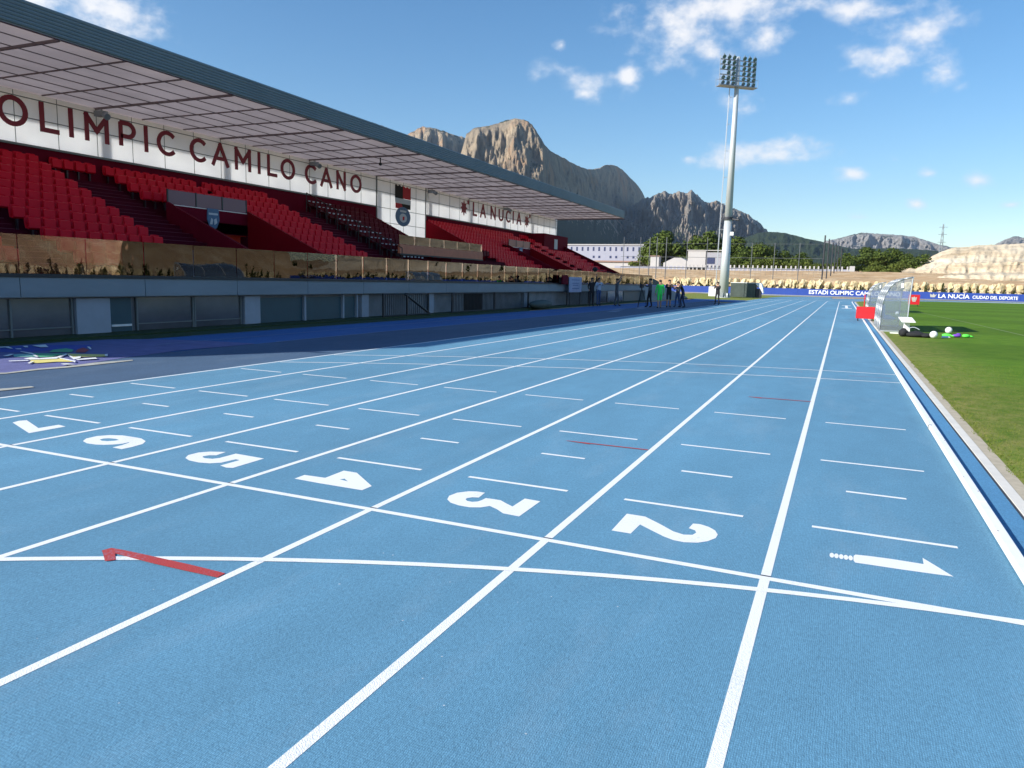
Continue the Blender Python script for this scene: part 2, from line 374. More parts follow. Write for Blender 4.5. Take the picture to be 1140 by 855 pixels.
def grass_mat():
    m = bpy.data.materials.new('pitch_grass'); m.use_nodes = True
    nt = m.node_tree; N = nt.nodes; L = nt.links
    p = N['Principled BSDF']; p.inputs['Roughness'].default_value = 0.9; p.inputs['Specular IOR Level'].default_value = 0.1
    tc = N.new('ShaderNodeTexCoord'); sep = N.new('ShaderNodeSeparateXYZ'); L.new(tc.outputs['Object'], sep.inputs[0])
    def noi(scale, detail, st=(1,1,1), r=0.6):
        mp = N.new('ShaderNodeMapping'); mp.inputs['Scale'].default_value = st; L.new(tc.outputs['Object'], mp.inputs[0])
        n = N.new('ShaderNodeTexNoise'); n.inputs['Scale'].default_value = scale; n.inputs['Detail'].default_value = detail; n.inputs['Roughness'].default_value = r
        L.new(mp.outputs[0], n.inputs['Vector']); return n.outputs['Fac']
    def ramp(fac, cols):
        r = N.new('ShaderNodeValToRGB'); e = r.color_ramp.elements
        e[0].position, e[0].color = cols[0]; e[1].position, e[1].color = cols[-1]
        for pz, c in cols[1:-1]:
            q = e.new(pz); q.color = c
        L.new(fac, r.inputs[0]); return r.outputs[0]
    base = ramp(noi(1.6, 10, (1,1,1), 0.75), [(0.28, (0.062,0.128,0.010,1)), (0.5, (0.090,0.178,0.013,1)), (0.75, (0.135,0.215,0.022,1))])
    fine = noi(55, 5, (1,1,1), 0.8)
    hs = N.new('ShaderNodeHueSaturation'); L.new(base, hs.inputs['Color'])
    mr = N.new('ShaderNodeMapRange'); mr.inputs['From Min'].default_value = .3; mr.inputs['From Max'].default_value = .7
    mr.inputs['To Min'].default_value = 0.74; mr.inputs['To Max'].default_value = 1.26
    L.new(fine, mr.inputs['Value']); L.new(mr.outputs[0], hs.inputs['Value'])
    # mowing bands along x (5.5 m wide)
    sn = N.new('ShaderNodeMath'); sn.operation = 'MULTIPLY_ADD'; sn.inputs[1].default_value = 0.57; sn.inputs[2].default_value = 0.6; L.new(sep.outputs['Y'], sn.inputs[0])
    s2 = N.new('ShaderNodeMath'); s2.operation = 'SINE'; L.new(sn.outputs[0], s2.inputs[0])
    s3 = N.new('ShaderNodeMapRange'); s3.interpolation_type = 'SMOOTHSTEP'; s3.inputs['From Min'].default_value = -0.25; s3.inputs['From Max'].default_value = 0.25
    s3.inputs['To Min'].default_value = 0.90; s3.inputs['To Max'].default_value = 1.08; L.new(s2.outputs[0], s3.inputs['Value'])
    sc = N.new('ShaderNodeVectorMath'); sc.operation = 'SCALE'; L.new(hs.outputs[0], sc.inputs[0]); L.new(s3.outputs[0], sc.inputs['Scale'])
    # worn dry border beside the kerb
    dr = N.new('ShaderNodeMapRange'); dr.inputs['From Min'].default_value = 0.45; dr.inputs['From Max'].default_value = 2.1
    dr.inputs['To Min'].default_value = 0.62; dr.inputs['To Max'].default_value = 0.0; L.new(sep.outputs['X'], dr.inputs['Value'])
    dn = N.new('ShaderNodeMapRange'); dn.inputs['From Min'].default_value = 0.35; dn.inputs['From Max'].default_value = 0.65; dn.inputs['To Max'].default_value = 1.3
    L.new(noi(4.5, 8, (1,0.6,1), 0.75), dn.inputs['Value'])
    mm = N.new('ShaderNodeMath'); mm.operation = 'MULTIPLY'; mm.use_clamp = True; L.new(dr.outputs[0], mm.inputs[0]); L.new(dn.outputs[0], mm.inputs[1])
    mx = N.new('ShaderNodeMix'); mx.data_type = 'RGBA'; L.new(mm.outputs[0], mx.inputs['Factor']); L.new(sc.outputs[0], mx.inputs[6]); mx.inputs[7].default_value = (0.34,0.28,0.10,1)
    L.new(mx.outputs[2], p.inputs['Base Color'])
    b = N.new('ShaderNodeBump'); b.inputs['Strength'].default_value = 0.6; b.inputs['Distance'].default_value = 0.015
    L.new(fine, b.inputs['Height']); L.new(b.outputs[0], p.inputs['Normal'])
    return m
M['grass'] = grass_mat()

def rock_mat(name, rock_a, rock_b, green, gmin, gmax, scale=0.004, strata=0.0, stain=None):
    """bare rock on steep faces, scrub on gentle slopes and low ground"""
    m = bpy.data.materials.new(name); m.use_nodes = True
    nt = m.node_tree; N = nt.nodes; L = nt.links
    p = N['Principled BSDF']; p.inputs['Roughness'].default_value = 0.95; p.inputs['Specular IOR Level'].default_value = 0.1
    tc = N.new('ShaderNodeTexCoord'); geo = N.new('ShaderNodeNewGeometry')
    def noi(s, d, st=(1,1,1), r=0.65):
        mp = N.new('ShaderNodeMapping'); mp.inputs['Scale'].default_value = st; L.new(tc.outputs['Object'], mp.inputs[0])
        n = N.new('ShaderNodeTexNoise'); n.inputs['Scale'].default_value = s; n.inputs['Detail'].default_value = d; n.inputs['Roughness'].default_value = r
        L.new(mp.outputs[0], n.inputs['Vector']); return n.outputs['Fac']
    cr = N.new('ShaderNodeValToRGB'); cr.color_ramp.elements[0].position = .35; cr.color_ramp.elements[1].position = .66
    cr.color_ramp.elements[0].color = rock_a; cr.color_ramp.elements[1].color = rock_b
    vert = noi(scale*3.2, 12, (1,1,0.7), 0.78)
    L.new(vert, cr.inputs[0]); rock = cr.outputs[0]
    if stain:
        mx = N.new('ShaderNodeMix'); mx.data_type = 'RGBA'; r = N.new('ShaderNodeMapRange'); r.inputs['From Min'].default_value = .52; r.inputs['From Max'].default_value = .62; r.inputs['To Max'].default_value = 0.75
        L.new(noi(scale*1.4, 4, (1,1,0.6)), r.inputs['Value']); L.new(r.outputs[0], mx.inputs['Factor']); L.new(rock, mx.inputs[6]); mx.inputs[7].default_value = stain; rock = mx.outputs[2]
    sep = N.new('ShaderNodeSeparateXYZ'); L.new(geo.outputs['Normal'], sep.inputs[0])
    sp = N.new('ShaderNodeSeparateXYZ'); L.new(tc.outputs['Object'], sp.inputs[0])
    # green where flat enough OR low, broken by noise
    zr = N.new('ShaderNodeMapRange'); zr.inputs['From Min'].default_value = gmin; zr.inputs['From Max'].default_value = gmax; zr.inputs['To Min'].default_value = 0.75; zr.inputs['To Max'].default_value = -0.25
    L.new(sp.outputs['Z'], zr.inputs['Value'])
    nr = N.new('ShaderNodeMapRange'); nr.inputs['From Min'].default_value = .45; nr.inputs['From Max'].default_value = .9; nr.inputs['To Max'].default_value = 0.6
    L.new(sep.outputs['Z'], nr.inputs['Value'])
    a = N.new('ShaderNodeMath'); a.operation = 'ADD'; L.new(zr.outputs[0], a.inputs[0]); L.new(nr.outputs[0], a.inputs[1])
    nn = N.new('ShaderNodeMapRange'); nn.inputs['From Min'].default_value = .3; nn.inputs['From Max'].default_value = .7; nn.inputs['To Min'].default_value = -0.45; nn.inputs['To Max'].default_value = 0.45
    L.new(noi(scale*5, 9, (1,1,1), 0.7), nn.inputs['Value'])
    a2 = N.new('ShaderNodeMath'); a2.operation = 'ADD'; a2.use_clamp = True; L.new(a.outputs[0], a2.inputs[0]); L.new(nn.outputs[0], a2.inputs[1])
    st = N.new('ShaderNodeMapRange'); st.interpolation_type = 'SMOOTHSTEP'; st.inputs['From Min'].default_value = .38; st.inputs['From Max'].default_value = .58
    L.new(a2.outputs[0], st.inputs['Value'])
    mx2 = N.new('ShaderNodeMix'); mx2.data_type = 'RGBA'; L.new(st.outputs[0], mx2.inputs['Factor']); L.new(rock, mx2.inputs[6]); mx2.inputs[7].default_value = green
    L.new(mx2.outputs[2], p.inputs['Base Color'])
    b = N.new('ShaderNodeBump'); b.inputs['Strength'].default_value = 1.0; b.inputs['Distance'].default_value = 38.0*0.004/scale
    L.new(noi(scale*3.0, 12, (1,1,0.6), 0.78), b.inputs['Height']); L.new(b.outputs[0], p.inputs['Normal'])
    return m
M['peak_rock'] = rock_mat('peak_rock', (0.16,0.14,0.115,1), (0.58,0.45,0.30,1), (0.036,0.055,0.022,1), 200, 460, 0.0042, stain=(0.52,0.31,0.17,1))
M['rugged_rock'] = rock_mat('rugged_rock', (0.17,0.155,0.14,1), (0.42,0.37,0.31,1), (0.05,0.062,0.03,1), 110, 380, 0.0042, stain=(0.36,0.27,0.19,1))
M['hill_green'] = rock_mat('wooded_hill', (0.14,0.14,0.11,1), (0.34,0.31,0.25,1), (0.042,0.062,0.028,1), 260, 900, 0.004)
M['far_rock'] = rock_mat('far_limestone', (0.24,0.23,0.22,1), (0.50,0.46,0.41,1), (0.09,0.10,0.07,1), 90, 330, 0.0022)

def quarry_mat():
    m = bpy.data.materials.new('pale_quarry_earth'); m.use_nodes = True
    nt = m.node_tree; N = nt.nodes; L = nt.links
    p = N['Principled BSDF']; p.inputs['Roughness'].default_value = 0.95; p.inputs['Specular IOR Level'].default_value = 0.1
    tc = N.new('ShaderNodeTexCoord')
    def noi(s, d, st=(1,1,1), r=0.65):
        mp = N.new('ShaderNodeMapping'); mp.inputs['Scale'].default_value = st; L.new(tc.outputs['Object'], mp.inputs[0])
        n = N.new('ShaderNodeTexNoise'); n.inputs['Scale'].default_value = s; n.inputs['Detail'].default_value = d; n.inputs['Roughness'].default_value = r
        L.new(mp.outputs[0], n.inputs['Vector']); return n.outputs['Fac']
    cr = N.new('ShaderNodeValToRGB'); e = cr.color_ramp.elements
    e[0].position = .28; e[0].color = (0.38,0.26,0.15,1); e[1].position = .66; e[1].color = (0.76,0.68,0.53,1)
    q = e.new(.46); q.color = (0.64,0.52,0.36,1)
    L.new(noi(0.06, 11, (0.45,0.45,4.5), 0.70), cr.inputs[0])
    mx = N.new('ShaderNodeMix'); mx.data_type = 'RGBA'
    r = N.new('ShaderNodeMapRange'); r.inputs['From Min'].default_value = .54; r.inputs['From Max'].default_value = .66; r.inputs['To Max'].default_value = 0.6
    L.new(noi(0.10, 9, (0.5,0.5,3.5), 0.75), r.inputs['Value']); L.new(r.outputs[0], mx.inputs['Factor']); L.new(cr.outputs[0], mx.inputs[6]); mx.inputs[7].default_value = (0.16,0.13,0.07,1)
    L.new(mx.outputs[2], p.inputs['Base Color'])
    b = N.new('ShaderNodeBump'); b.inputs['Strength'].default_value = 0.8; b.inputs['Distance'].default_value = 0.6
    L.new(noi(0.35, 8, (1,1,1.5), 0.75), b.inputs['Height']); L.new(b.outputs[0], p.inputs['Normal'])
    return m
M['quarry'] = quarry_mat()

def terrain_mat():
    m = bpy.data.materials.new('open_ground'); m.use_nodes = True
    nt = m.node_tree; N = nt.nodes; L = nt.links
    p = N['Principled BSDF']; p.inputs['Roughness'].default_value = 0.95; p.inputs['Specular IOR Level'].default_value = 0.1
    tc = N.new('ShaderNodeTexCoord')
    def noi(s, d, r=0.65):
        n = N.new('ShaderNodeTexNoise'); n.inputs['Scale'].default_value = s; n.inputs['Detail'].default_value = d; n.inputs['Roughness'].default_value = r
        L.new(tc.outputs['Object'], n.inputs['Vector']); return n.outputs['Fac']
    cr = N.new('ShaderNodeValToRGB'); e = cr.color_ramp.elements
    e[0].position = .34; e[0].color = (0.40,0.27,0.16,1); e[1].position = .66; e[1].color = (0.66,0.52,0.34,1)
    q = e.new(.46); q.color = (0.50,0.33,0.18,1)
    L.new(noi(0.22, 9, 0.72), cr.inputs[0])
    ln = N.new('ShaderNodeVectorMath'); ln.operation = 'DISTANCE'; ln.inputs[1].default_value = (20, 60, 0); L.new(tc.outputs['Object'], ln.inputs[0])
    fr = N.new('ShaderNodeMapRange'); fr.inputs['From Min'].default_value = 190; fr.inputs['From Max'].default_value = 330; L.new(ln.outputs['Value'], fr.inputs['Value'])
    nb = N.new('ShaderNodeMapRange'); nb.inputs['From Min'].default_value = .35; nb.inputs['From Max'].default_value = .65; nb.inputs['To Min'].default_value = -.5; nb.inputs['To Max'].default_value = .5
    L.new(noi(0.02, 7), nb.inputs['Value'])
    ad = N.new('ShaderNodeMath'); ad.operation = 'ADD'; ad.use_clamp = True; L.new(fr.outputs[0], ad.inputs[0])
    ml = N.new('ShaderNodeMath'); ml.operation = 'MULTIPLY'; L.new(nb.outputs[0], ml.inputs[0]); L.new(fr.outputs[0], ml.inputs[1]); L.new(ml.outputs[0], ad.inputs[1])
    mx = N.new('ShaderNodeMix'); mx.data_type = 'RGBA'; L.new(ad.outputs[0], mx.inputs['Factor']); L.new(cr.outputs[0], mx.inputs[6]); mx.inputs[7].default_value = (0.07,0.085,0.035,1)
    L.new(mx.outputs[2], p.inputs['Base Color'])
    b = N.new('ShaderNodeBump'); b.inputs['Strength'].default_value = 0.8; b.inputs['Distance'].default_value = 0.5
    L.new(noi(0.9, 8), b.inputs['Height']); L.new(b.outputs[0], p.inputs['Normal'])
    return m
M['terrain'] = terrain_mat()
MARKS={'one': [[-0.785, 0.578], [-0.72, 0.59], [-0.619, 0.599], [-0.52, 0.599], [-0.442, 0.597], [-0.438, 0.704], [-0.382, 0.599], [-0.314, 0.468], [-0.442, 0.458], [-0.571, 0.45], [-0.668, 0.447], [-0.738, 0.445], [-0.788, 0.442], [-0.796, 0.469], [-0.797, 0.511], [-0.794, 0.556]], 'two': [[-2.147, 0.687], [-2.025, 0.685], [-1.907, 0.584], [-1.799, 0.481], [-1.732, 0.453], [-1.683, 0.474], [-1.67, 0.524], [-1.683, 0.564], [-1.727, 0.588], [-1.719, 0.692], [-1.677, 0.701], [-1.618, 0.673], [-1.572, 0.623], [-1.546, 0.554], [-1.547, 0.484], [-1.582, 0.404], [-1.631, 0.35], [-1.706, 0.32], [-1.767, 0.326], [-1.835, 0.364], [-1.92, 0.433], [-2.015, 0.513], [-2.024, 0.319], [-2.143, 0.319]], 'three': [[-3.173, 0.672], [-3.159, 0.546], [-3.202, 0.53], [-3.226, 0.492], [-3.22, 0.465], [-3.195, 0.439], [-3.153, 0.434], [-3.124, 0.462], [-3.116, 0.497], [-3.11, 0.558], [-3.057, 0.561], [-2.999, 0.56], [-2.936, 0.514], [-2.871, 0.47], [-2.869, 0.677], [-2.75, 0.669], [-2.749, 0.299], [-2.866, 0.308], [-2.937, 0.367], [-3.009, 0.409], [-3.048, 0.353], [-3.115, 0.319], [-3.194, 0.321], [-3.274, 0.349], [-3.33, 0.405], [-3.359, 0.485], [-3.345, 0.577], [-3.291, 0.647], [-3.236, 0.672]], 'four': [[-4.57, 0.321], [-4.575, 0.438], [-4.389, 0.447], [-4.396, 0.683], [-4.273, 0.681], [-3.962, 0.429], [-3.963, 0.309], [-4.198, 0.31], [-4.338, 0.31]], 'four_hole': [[-4.269, 0.464], [-4.252, 0.498], [-4.186, 0.448]], 'five': [[-5.616, 0.701], [-5.597, 0.577], [-5.648, 0.547], [-5.662, 0.501], [-5.645, 0.476], [-5.598, 0.459], [-5.533, 0.473], [-5.507, 0.521], [-5.503, 0.698], [-5.186, 0.681], [-5.183, 0.335], [-5.233, 0.319], [-5.318, 0.342], [-5.316, 0.546], [-5.363, 0.553], [-5.381, 0.414], [-5.44, 0.355], [-5.536, 0.333], [-5.651, 0.345], [-5.739, 0.389], [-5.796, 0.47], [-5.794, 0.577], [-5.739, 0.645]], 'six': [[-6.545, 0.358], [-6.428, 0.351], [-6.422, 0.446], [-6.444, 0.575], [-6.513, 0.663], [-6.639, 0.721], [-6.747, 0.727], [-6.886, 0.725], [-6.991, 0.678], [-7.049, 0.596], [-7.037, 0.479], [-6.967, 0.397], [-6.864, 0.358], [-6.76, 0.362], [-6.694, 0.386], [-6.637, 0.433], [-6.596, 0.493], [-6.6, 0.567], [-6.582, 0.549], [-6.552, 0.458]], 'six_hole': [[-6.901, 0.51], [-6.911, 0.553], [-6.882, 0.586], [-6.805, 0.597], [-6.747, 0.582], [-6.754, 0.54], [-6.791, 0.5], [-6.845, 0.487]], 'seven': [[-8.254, 0.607], [-8.29, 0.691], [-8.259, 0.748], [-7.805, 0.562], [-7.797, 0.755], [-7.669, 0.735], [-7.663, 0.379]], 'redhook': [[-4.499, -1.307], [-4.489, -1.258], [-4.375, -1.248], [-4.167, -1.242], [-3.93, -1.237], [-3.692, -1.24], [-3.687, -1.298], [-3.89, -1.306], [-4.112, -1.312], [-4.273, -1.308], [-4.401, -1.304], [-4.318, -1.365], [-4.351, -1.402], [-4.438, -1.344]], 'redarrow': [[-3.26, 2.575], [-3.072, 2.619], [-2.774, 2.626], [-2.472, 2.64], [-2.455, 2.589], [-2.755, 2.558], [-3.09, 2.543], [-3.109, 2.473]], 'redarrow2': [[-2.045, 6.479], [-1.864, 6.501], [-1.257, 6.588], [-1.261, 6.473], [-1.865, 6.359], [-1.929, 6.249]], 'redline': [[-0.781, 10.086], [-0.058, 10.249], [-0.074, 10.092], [-0.763, 9.947]], 'redline2': [[-2.188, 9.892], [-1.49, 10.14], [-1.483, 9.983], [-2.177, 9.776]], 'redline3': [[-3.376, 9.773], [-2.63, 10.002], [-2.615, 9.883], [-3.354, 9.655]], 'm_yellow1': [[-13.088, 3.933], [-12.924, 4.237], [-12.771, 4.262], [-12.2, 4.116], [-12.421, 3.952], [-12.477, 3.681], [-12.654, 3.663], [-12.871, 3.836]], 'm_yellow2': [[-13.395, 4.803], [-12.776, 5.121], [-12.493, 4.902], [-12.733, 4.605], [-12.711, 4.435], [-13.039, 4.619]], 'm_green': [[-13.871, 4.513], [-13.395, 4.803], [-13.155, 4.396], [-13.258, 4.204]], 'm_teal': [[-13.931, 4.225], [-13.871, 4.513], [-13.359, 4.239], [-13.578, 4.016]], 'm_red': [[-13.932, 5.407], [-14.168, 5.695], [-13.708, 5.47], [-13.352, 5.131], [-13.514, 5.067]], 'm_green2': [[-14.172, 5.098], [-14.234, 5.399], [-13.905, 5.312], [-13.562, 5.029], [-13.848, 4.804]], 'm_white0': [[-13.751, 3.939], [-13.965, 4.198], [-13.919, 4.234], [-13.658, 3.973]], 'm_white1': [[-14.279, 4.571], [-13.871, 4.513], [-13.247, 4.213], [-13.254, 4.169], [-13.714, 4.393], [-14.184, 4.518]], 'm_white2': [[-13.143, 3.892], [-13.246, 4.084], [-13.018, 4.075], [-13.006, 4.359], [-13.354, 4.774], [-13.195, 4.696], [-12.934, 4.376], [-12.755, 4.185], [-12.857, 3.967], [-12.942, 3.868]], 'm_white3': [[-13.046, 3.587], [-12.903, 3.812], [-12.819, 3.756], [-12.963, 3.55]], 'm_white4': [[-12.56, 3.572], [-12.693, 3.75], [-12.636, 3.727], [-12.459, 3.535]], 'm_white5': [[-12.98, 4.341], [-12.618, 4.252], [-12.269, 4.166], [-12.07, 4.014], [-12.244, 4.083], [-12.71, 4.218]], 'm_white6': [[-13.354, 4.774], [-12.737, 4.471], [-12.809, 4.66], [-12.57, 4.468], [-12.456, 4.268], [-12.959, 4.545]], 'm_white7': [[-12.469, 4.311], [-12.447, 4.653], [-12.267, 4.552], [-12.34, 4.25]], 'm_white8': [[-12.774, 5.082], [-12.79, 5.15], [-12.444, 4.882], [-12.517, 4.884]], 'm_white9': [[-12.073, 3.772], [-12.063, 3.858], [-11.845, 3.859], [-11.932, 3.734]], 'm_white10': [[-15.086, 5.317], [-15.119, 5.599], [-14.621, 5.325], [-14.677, 5.207]], 'm_white11': [[-15.124, 5.16], [-15.113, 5.244], [-14.834, 5.079], [-14.877, 5.044]], 'm_white12': [[-15.315, 4.759], [-15.22, 4.958], [-14.8, 4.778], [-14.835, 4.749], [-15.09, 4.824], [-15.133, 4.647]], 'm_white13': [[-14.776, 4.797], [-14.737, 4.875], [-14.567, 4.782], [-14.626, 4.735]], 'm_white14': [[-14.166, 5.771], [-14.166, 5.821], [-13.731, 5.545], [-13.69, 5.485]], 'm_purple': [[-15.566, 4.675], [-15.5, 4.976], [-15.485, 5.506], [-15.526, 6.315], [-15.418, 7.185], [-14.871, 7.831], [-13.636, 8.254], [-12.44, 8.408], [-12.393, 7.812], [-12.489, 6.447], [-12.194, 4.978], [-12.011, 4.392], [-11.899, 3.898], [-11.9, 3.441], [-11.851, 2.983], [-11.756, 2.657], [-11.666, 2.35]], 'm_navy': [[-15.371, 4.642], [-15.308, 5.39], [-14.97, 5.803], [-14.534, 6.166], [-14.309, 5.957], [-13.907, 5.427], [-14.201, 5.19], [-14.152, 4.889], [-14.222, 4.509], [-14.719, 4.329]], 'm_edge': [[-11.951, 2.647], [-11.813, 2.771], [-11.901, 3.296], [-11.846, 3.705], [-11.932, 4.248], [-11.816, 4.856], [-11.713, 4.79], [-11.67, 4.067], [-11.679, 3.601], [-11.748, 3.194], [-11.697, 2.698], [-11.796, 2.553]], 'm_yellow3': [[-10.459, 1.741], [-10.378, 1.918], [-10.32, 2.153], [-10.214, 2.125], [-10.23, 1.94], [-10.246, 1.789], [-10.278, 1.631]]}
ONE_DOTS=[[-0.908, 0.504], [-0.884, 0.505], [-0.859, 0.505], [-0.835, 0.506], [-0.811, 0.508]]
RIDGE={'back_ridge': [[-41.682, 0.1486], [-37.944, 0.1751], [-36.356, 0.1857], [-35.394, 0.1934], [-34.429, 0.1945], [-33.587, 0.1899], [-32.674, 0.1841], [-32.018, 0.1802], [-31.494, 0.1863], [-30.839, 0.1924], [-30.178, 0.1918], [-29.382, 0.1891], [-28.515, 0.1841], [-27.512, 0.1803], [-26.161, 0.1687], [-24.797, 0.1523], [-22.038, 0.1134]], 'main_peak': [[-32.787, 0.0846], [-31.463, 0.1004], [-29.47, 0.1212], [-28.282, 0.1447], [-27.834, 0.1677], [-27.583, 0.1847], [-26.991, 0.1941], [-26.326, 0.1956], [-25.661, 0.1983], [-24.997, 0.202], [-24.468, 0.2056], [-23.802, 0.207], [-23.131, 0.205], [-22.723, 0.2007], [-22.374, 0.1918], [-21.955, 0.1818], [-21.464, 0.1696], [-20.918, 0.1641], [-20.237, 0.1586], [-19.417, 0.1508], [-18.739, 0.1464], [-18.2, 0.1443], [-17.605, 0.1467], [-17.018, 0.1513], [-16.485, 0.1502], [-15.945, 0.1457], [-15.393, 0.1367], [-14.841, 0.1277], [-14.421, 0.1187], [-14.06, 0.1074], [-13.827, 0.0949], [-13.521, 0.0801], [-12.896, 0.0687], [-11.886, 0.0598], [-10.695, 0.0532], [-9.252, 0.0456], [-6.69, 0.0372]], 'rugged': [[-15.939, 0.0922], [-14.965, 0.1004], [-14.195, 0.1085], [-13.676, 0.1108], [-13.166, 0.1154], [-12.651, 0.1177], [-12.186, 0.1143], [-11.614, 0.1177], [-11.219, 0.1154], [-10.781, 0.1188], [-10.381, 0.1143], [-9.904, 0.1053], [-9.451, 0.1031], [-9.018, 0.1064], [-8.497, 0.1019], [-7.853, 0.0975], [-7.403, 0.0941], [-6.892, 0.0908], [-6.371, 0.0841], [-5.857, 0.0786], [-5.392, 0.0697], [-4.812, 0.062], [-4.173, 0.0544], [-3.045, 0.0435]], 'green_hill': [[-9.221, 0.0365], [-7.387, 0.0561], [-5.871, 0.0664], [-5.078, 0.0675], [-4.223, 0.0665], [-3.427, 0.0632], [-2.516, 0.0589], [-1.62, 0.0557], [-0.729, 0.0515], [0.436, 0.0473], [1.56, 0.0474], [2.659, 0.0485], [3.748, 0.0475], [5.344, 0.0456], [6.893, 0.0436], [8.886, 0.0407], [11.261, 0.037]], 'far_range': [[-3.635, 0.0412], [-2.178, 0.0491], [-1.333, 0.0568], [-0.48, 0.0601], [0.356, 0.0644], [0.91, 0.0665], [1.752, 0.0654], [2.582, 0.0643], [3.4, 0.0632], [4.213, 0.061], [4.867, 0.0569], [5.566, 0.0527], [6.251, 0.0497], [7.373, 0.0477], [8.355, 0.0487], [8.723, 0.0526], [9.177, 0.0575], [9.631, 0.0613], [10.108, 0.0603], [10.678, 0.0582], [12.093, 0.0494], [13.899, 0.04]], 'quarry': [[1.117, 0.0227], [3.292, 0.0307], [4.356, 0.033], [5.126, 0.0373], [5.764, 0.0446], [6.358, 0.0487], [7.112, 0.0497], [7.847, 0.0517], [8.822, 0.0521], [10.241, 0.0535], [12.054, 0.0561], [17.032, 0.0603], [23.922, 0.0631]]}
CLOUDS=[[[-12.077, 0.3231], 60, 38], [[-9.022, 0.334], 80, 22], [[-6.564, 0.3206], 40, 25], [[-4.841, 0.3305], 40, 14], [[-10.069, 0.2823], 30, 20], [[-1.4, 0.3227], 35, 10], [[3.521, 0.297], 45, 16], [[0.534, 0.2614], 42, 14], [[5.056, 0.2457], 20, 14], [[-0.661, 0.2226], 20, 9], [[-5.332, 0.1614], 62, 15], [[-7.367, 0.2163], 24, 14], [[-19.307, 0.2549], 38, 18], [[-18.944, 0.2395], 28, 9], [[-15.722, 0.2602], 14, 14], [[0.021, 0.1362], 19, 8], [[4.529, 0.1322], 12, 9], [[7.302, 0.1241], 17, 8], [[1.105, 0.0844], 22, 6], [[2.429, 0.1501], 12, 8], [[-11.228, 0.1579], 10, 6], [[-52.511, 0.2893], 60, 25], [[-54.892, 0.307], 90, 40], [[-20.713, 0.2986], 8, 6], [[4.024, 0.098], 12, 6], [[1.594, 0.3186], 30, 8], [[9.295, 0.0955], 15, 5]]
# ------------------------------------------------------------------ ground
def smooth(a, b, x):
    t = min(1, max(0, (x-a)/(b-a))); return t*t*(3-2*t)
def ground_z(x, y):
    # distance outside the stadium's rounded rectangle (north end and east side carry the bank)
    dx = max(x-84.0, 0.0); dy = max(y-134.2, 0.0)
    d = math.hypot(dx, dy)
    z = -0.05
    if d > 0:
        if dx > dy: z += 7.5*smooth(0, 16, d) + 5*smooth(20, 60, d)
        else: z += 2.9*smooth(0, 5.5, d) + 2.4*smooth(8, 62, d) + 1.6*smooth(70, 130, d)
        z += 4*smooth(150, 500, d) + 0.012*max(0, d-500)
        if d > 4: z += noise.noise(Vector((x*0.03, y*0.03, 0)))*0.5*smooth(4, 40, d) + noise.noise(Vector((x*0.15, y*0.15, 3)))*0.18*smooth(4, 20, d)
    dl = max(-34.0-x, 0.0)
    z += 3.0*smooth(10, 120, dl) * (1 if d == 0 else 0.0)
    return z
def axis(lo, hi, c0, c1, fine, grow=1.13):
    a = []; t = c0
    while t <= c1: a.append(t); t += fine
    s = fine; t = c0
    while t > lo: s *= grow; t -= s; a.insert(0, max(t, lo))
    s = fine; t = a[-1]
    while t < hi: s *= grow; t += s; a.append(min(t, hi))
    return a
xs = axis(-9500, 9500, -80, 120, 2.5); ys = axis(-9500, 9500, 120, 260, 2.0)
mb = MB()
mb.v = [(x, y, ground_z(x, y)) for y in ys for x in xs]
nx = len(xs)
mb.f = [(j*nx+i, j*nx+i+1, (j+1)*nx+i+1, (j+1)*nx+i) for j in range(len(ys)-1) for i in range(nx-1)]
mb.m = [0]*len(mb.f)
tag(mb.build('ground', M['terrain'], smooth=True), kind='structure')

R0, CX, CY = 36.5, 36.5, 84.4
def sheet(name, polys, z, m, kind='structure'):
    b = MB()
    for p in polys: b.face([(q[0], q[1], z) for q in p])
    o = b.build(name, m); tag(o, kind=kind)
    bm = bmesh.new(); bm.from_mesh(o.data)
    bmesh.ops.triangulate(bm, faces=bm.faces[:])
    for f in bm.faces:
        if f.normal.z < 0: f.normal_flip()
    bm.to_mesh(o.data); bm.free()
    return o
def arc(r0, r1, a0, a1, n=64):
    """quads of an annulus around the bend's centre, a=180deg is the straight"""
    out = []
    for i in range(n):
        t0 = rad(a0+(a1-a0)*i/n); t1 = rad(a0+(a1-a0)*(i+1)/n)
        out.append([(CX+r0*math.cos(t0), CY+r0*math.sin(t0)), (CX+r1*math.cos(t0), CY+r1*math.sin(t0)),
                    (CX+r1*math.cos(t1), CY+r1*math.sin(t1)), (CX+r0*math.cos(t1), CY+r0*math.sin(t1))])
    return out
track_w = 9.82
sheet('track', [[(-track_w,-60),(0.02,-60),(0.02,84.4),(-track_w,84.4)]] + arc(R0-0.02, R0+track_w, 180, 0, 96), 0.0, M['track'])
sheet('track_runoff', [[(-9.8,84.4),(-2.4,84.4),(-2.4,122),(-9.8,122)]] , -0.004, M['track'])
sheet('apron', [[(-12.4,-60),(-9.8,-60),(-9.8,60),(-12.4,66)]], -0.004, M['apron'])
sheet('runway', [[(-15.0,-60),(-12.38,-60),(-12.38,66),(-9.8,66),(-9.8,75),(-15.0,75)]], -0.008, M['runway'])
sheet('grass_verge', [[(-15.9,-60),(-14.98,-60),(-14.98,30),(-15.9,32)]], -0.002, M['turf'])
sheet('verge_lawn', [[(-24,75),(-9.78,75),(-9.78,100),(-9.0,112),(-6,122),(-24,124)]], 0.004, M['grass'])
sheet('runoff_path', [[(-24,124),(-6,122),(10,131.2),(36,131.2),(80,131.2),(80,132.6),(-24,132.6)]] , -0.012, M['concrete_grey'])
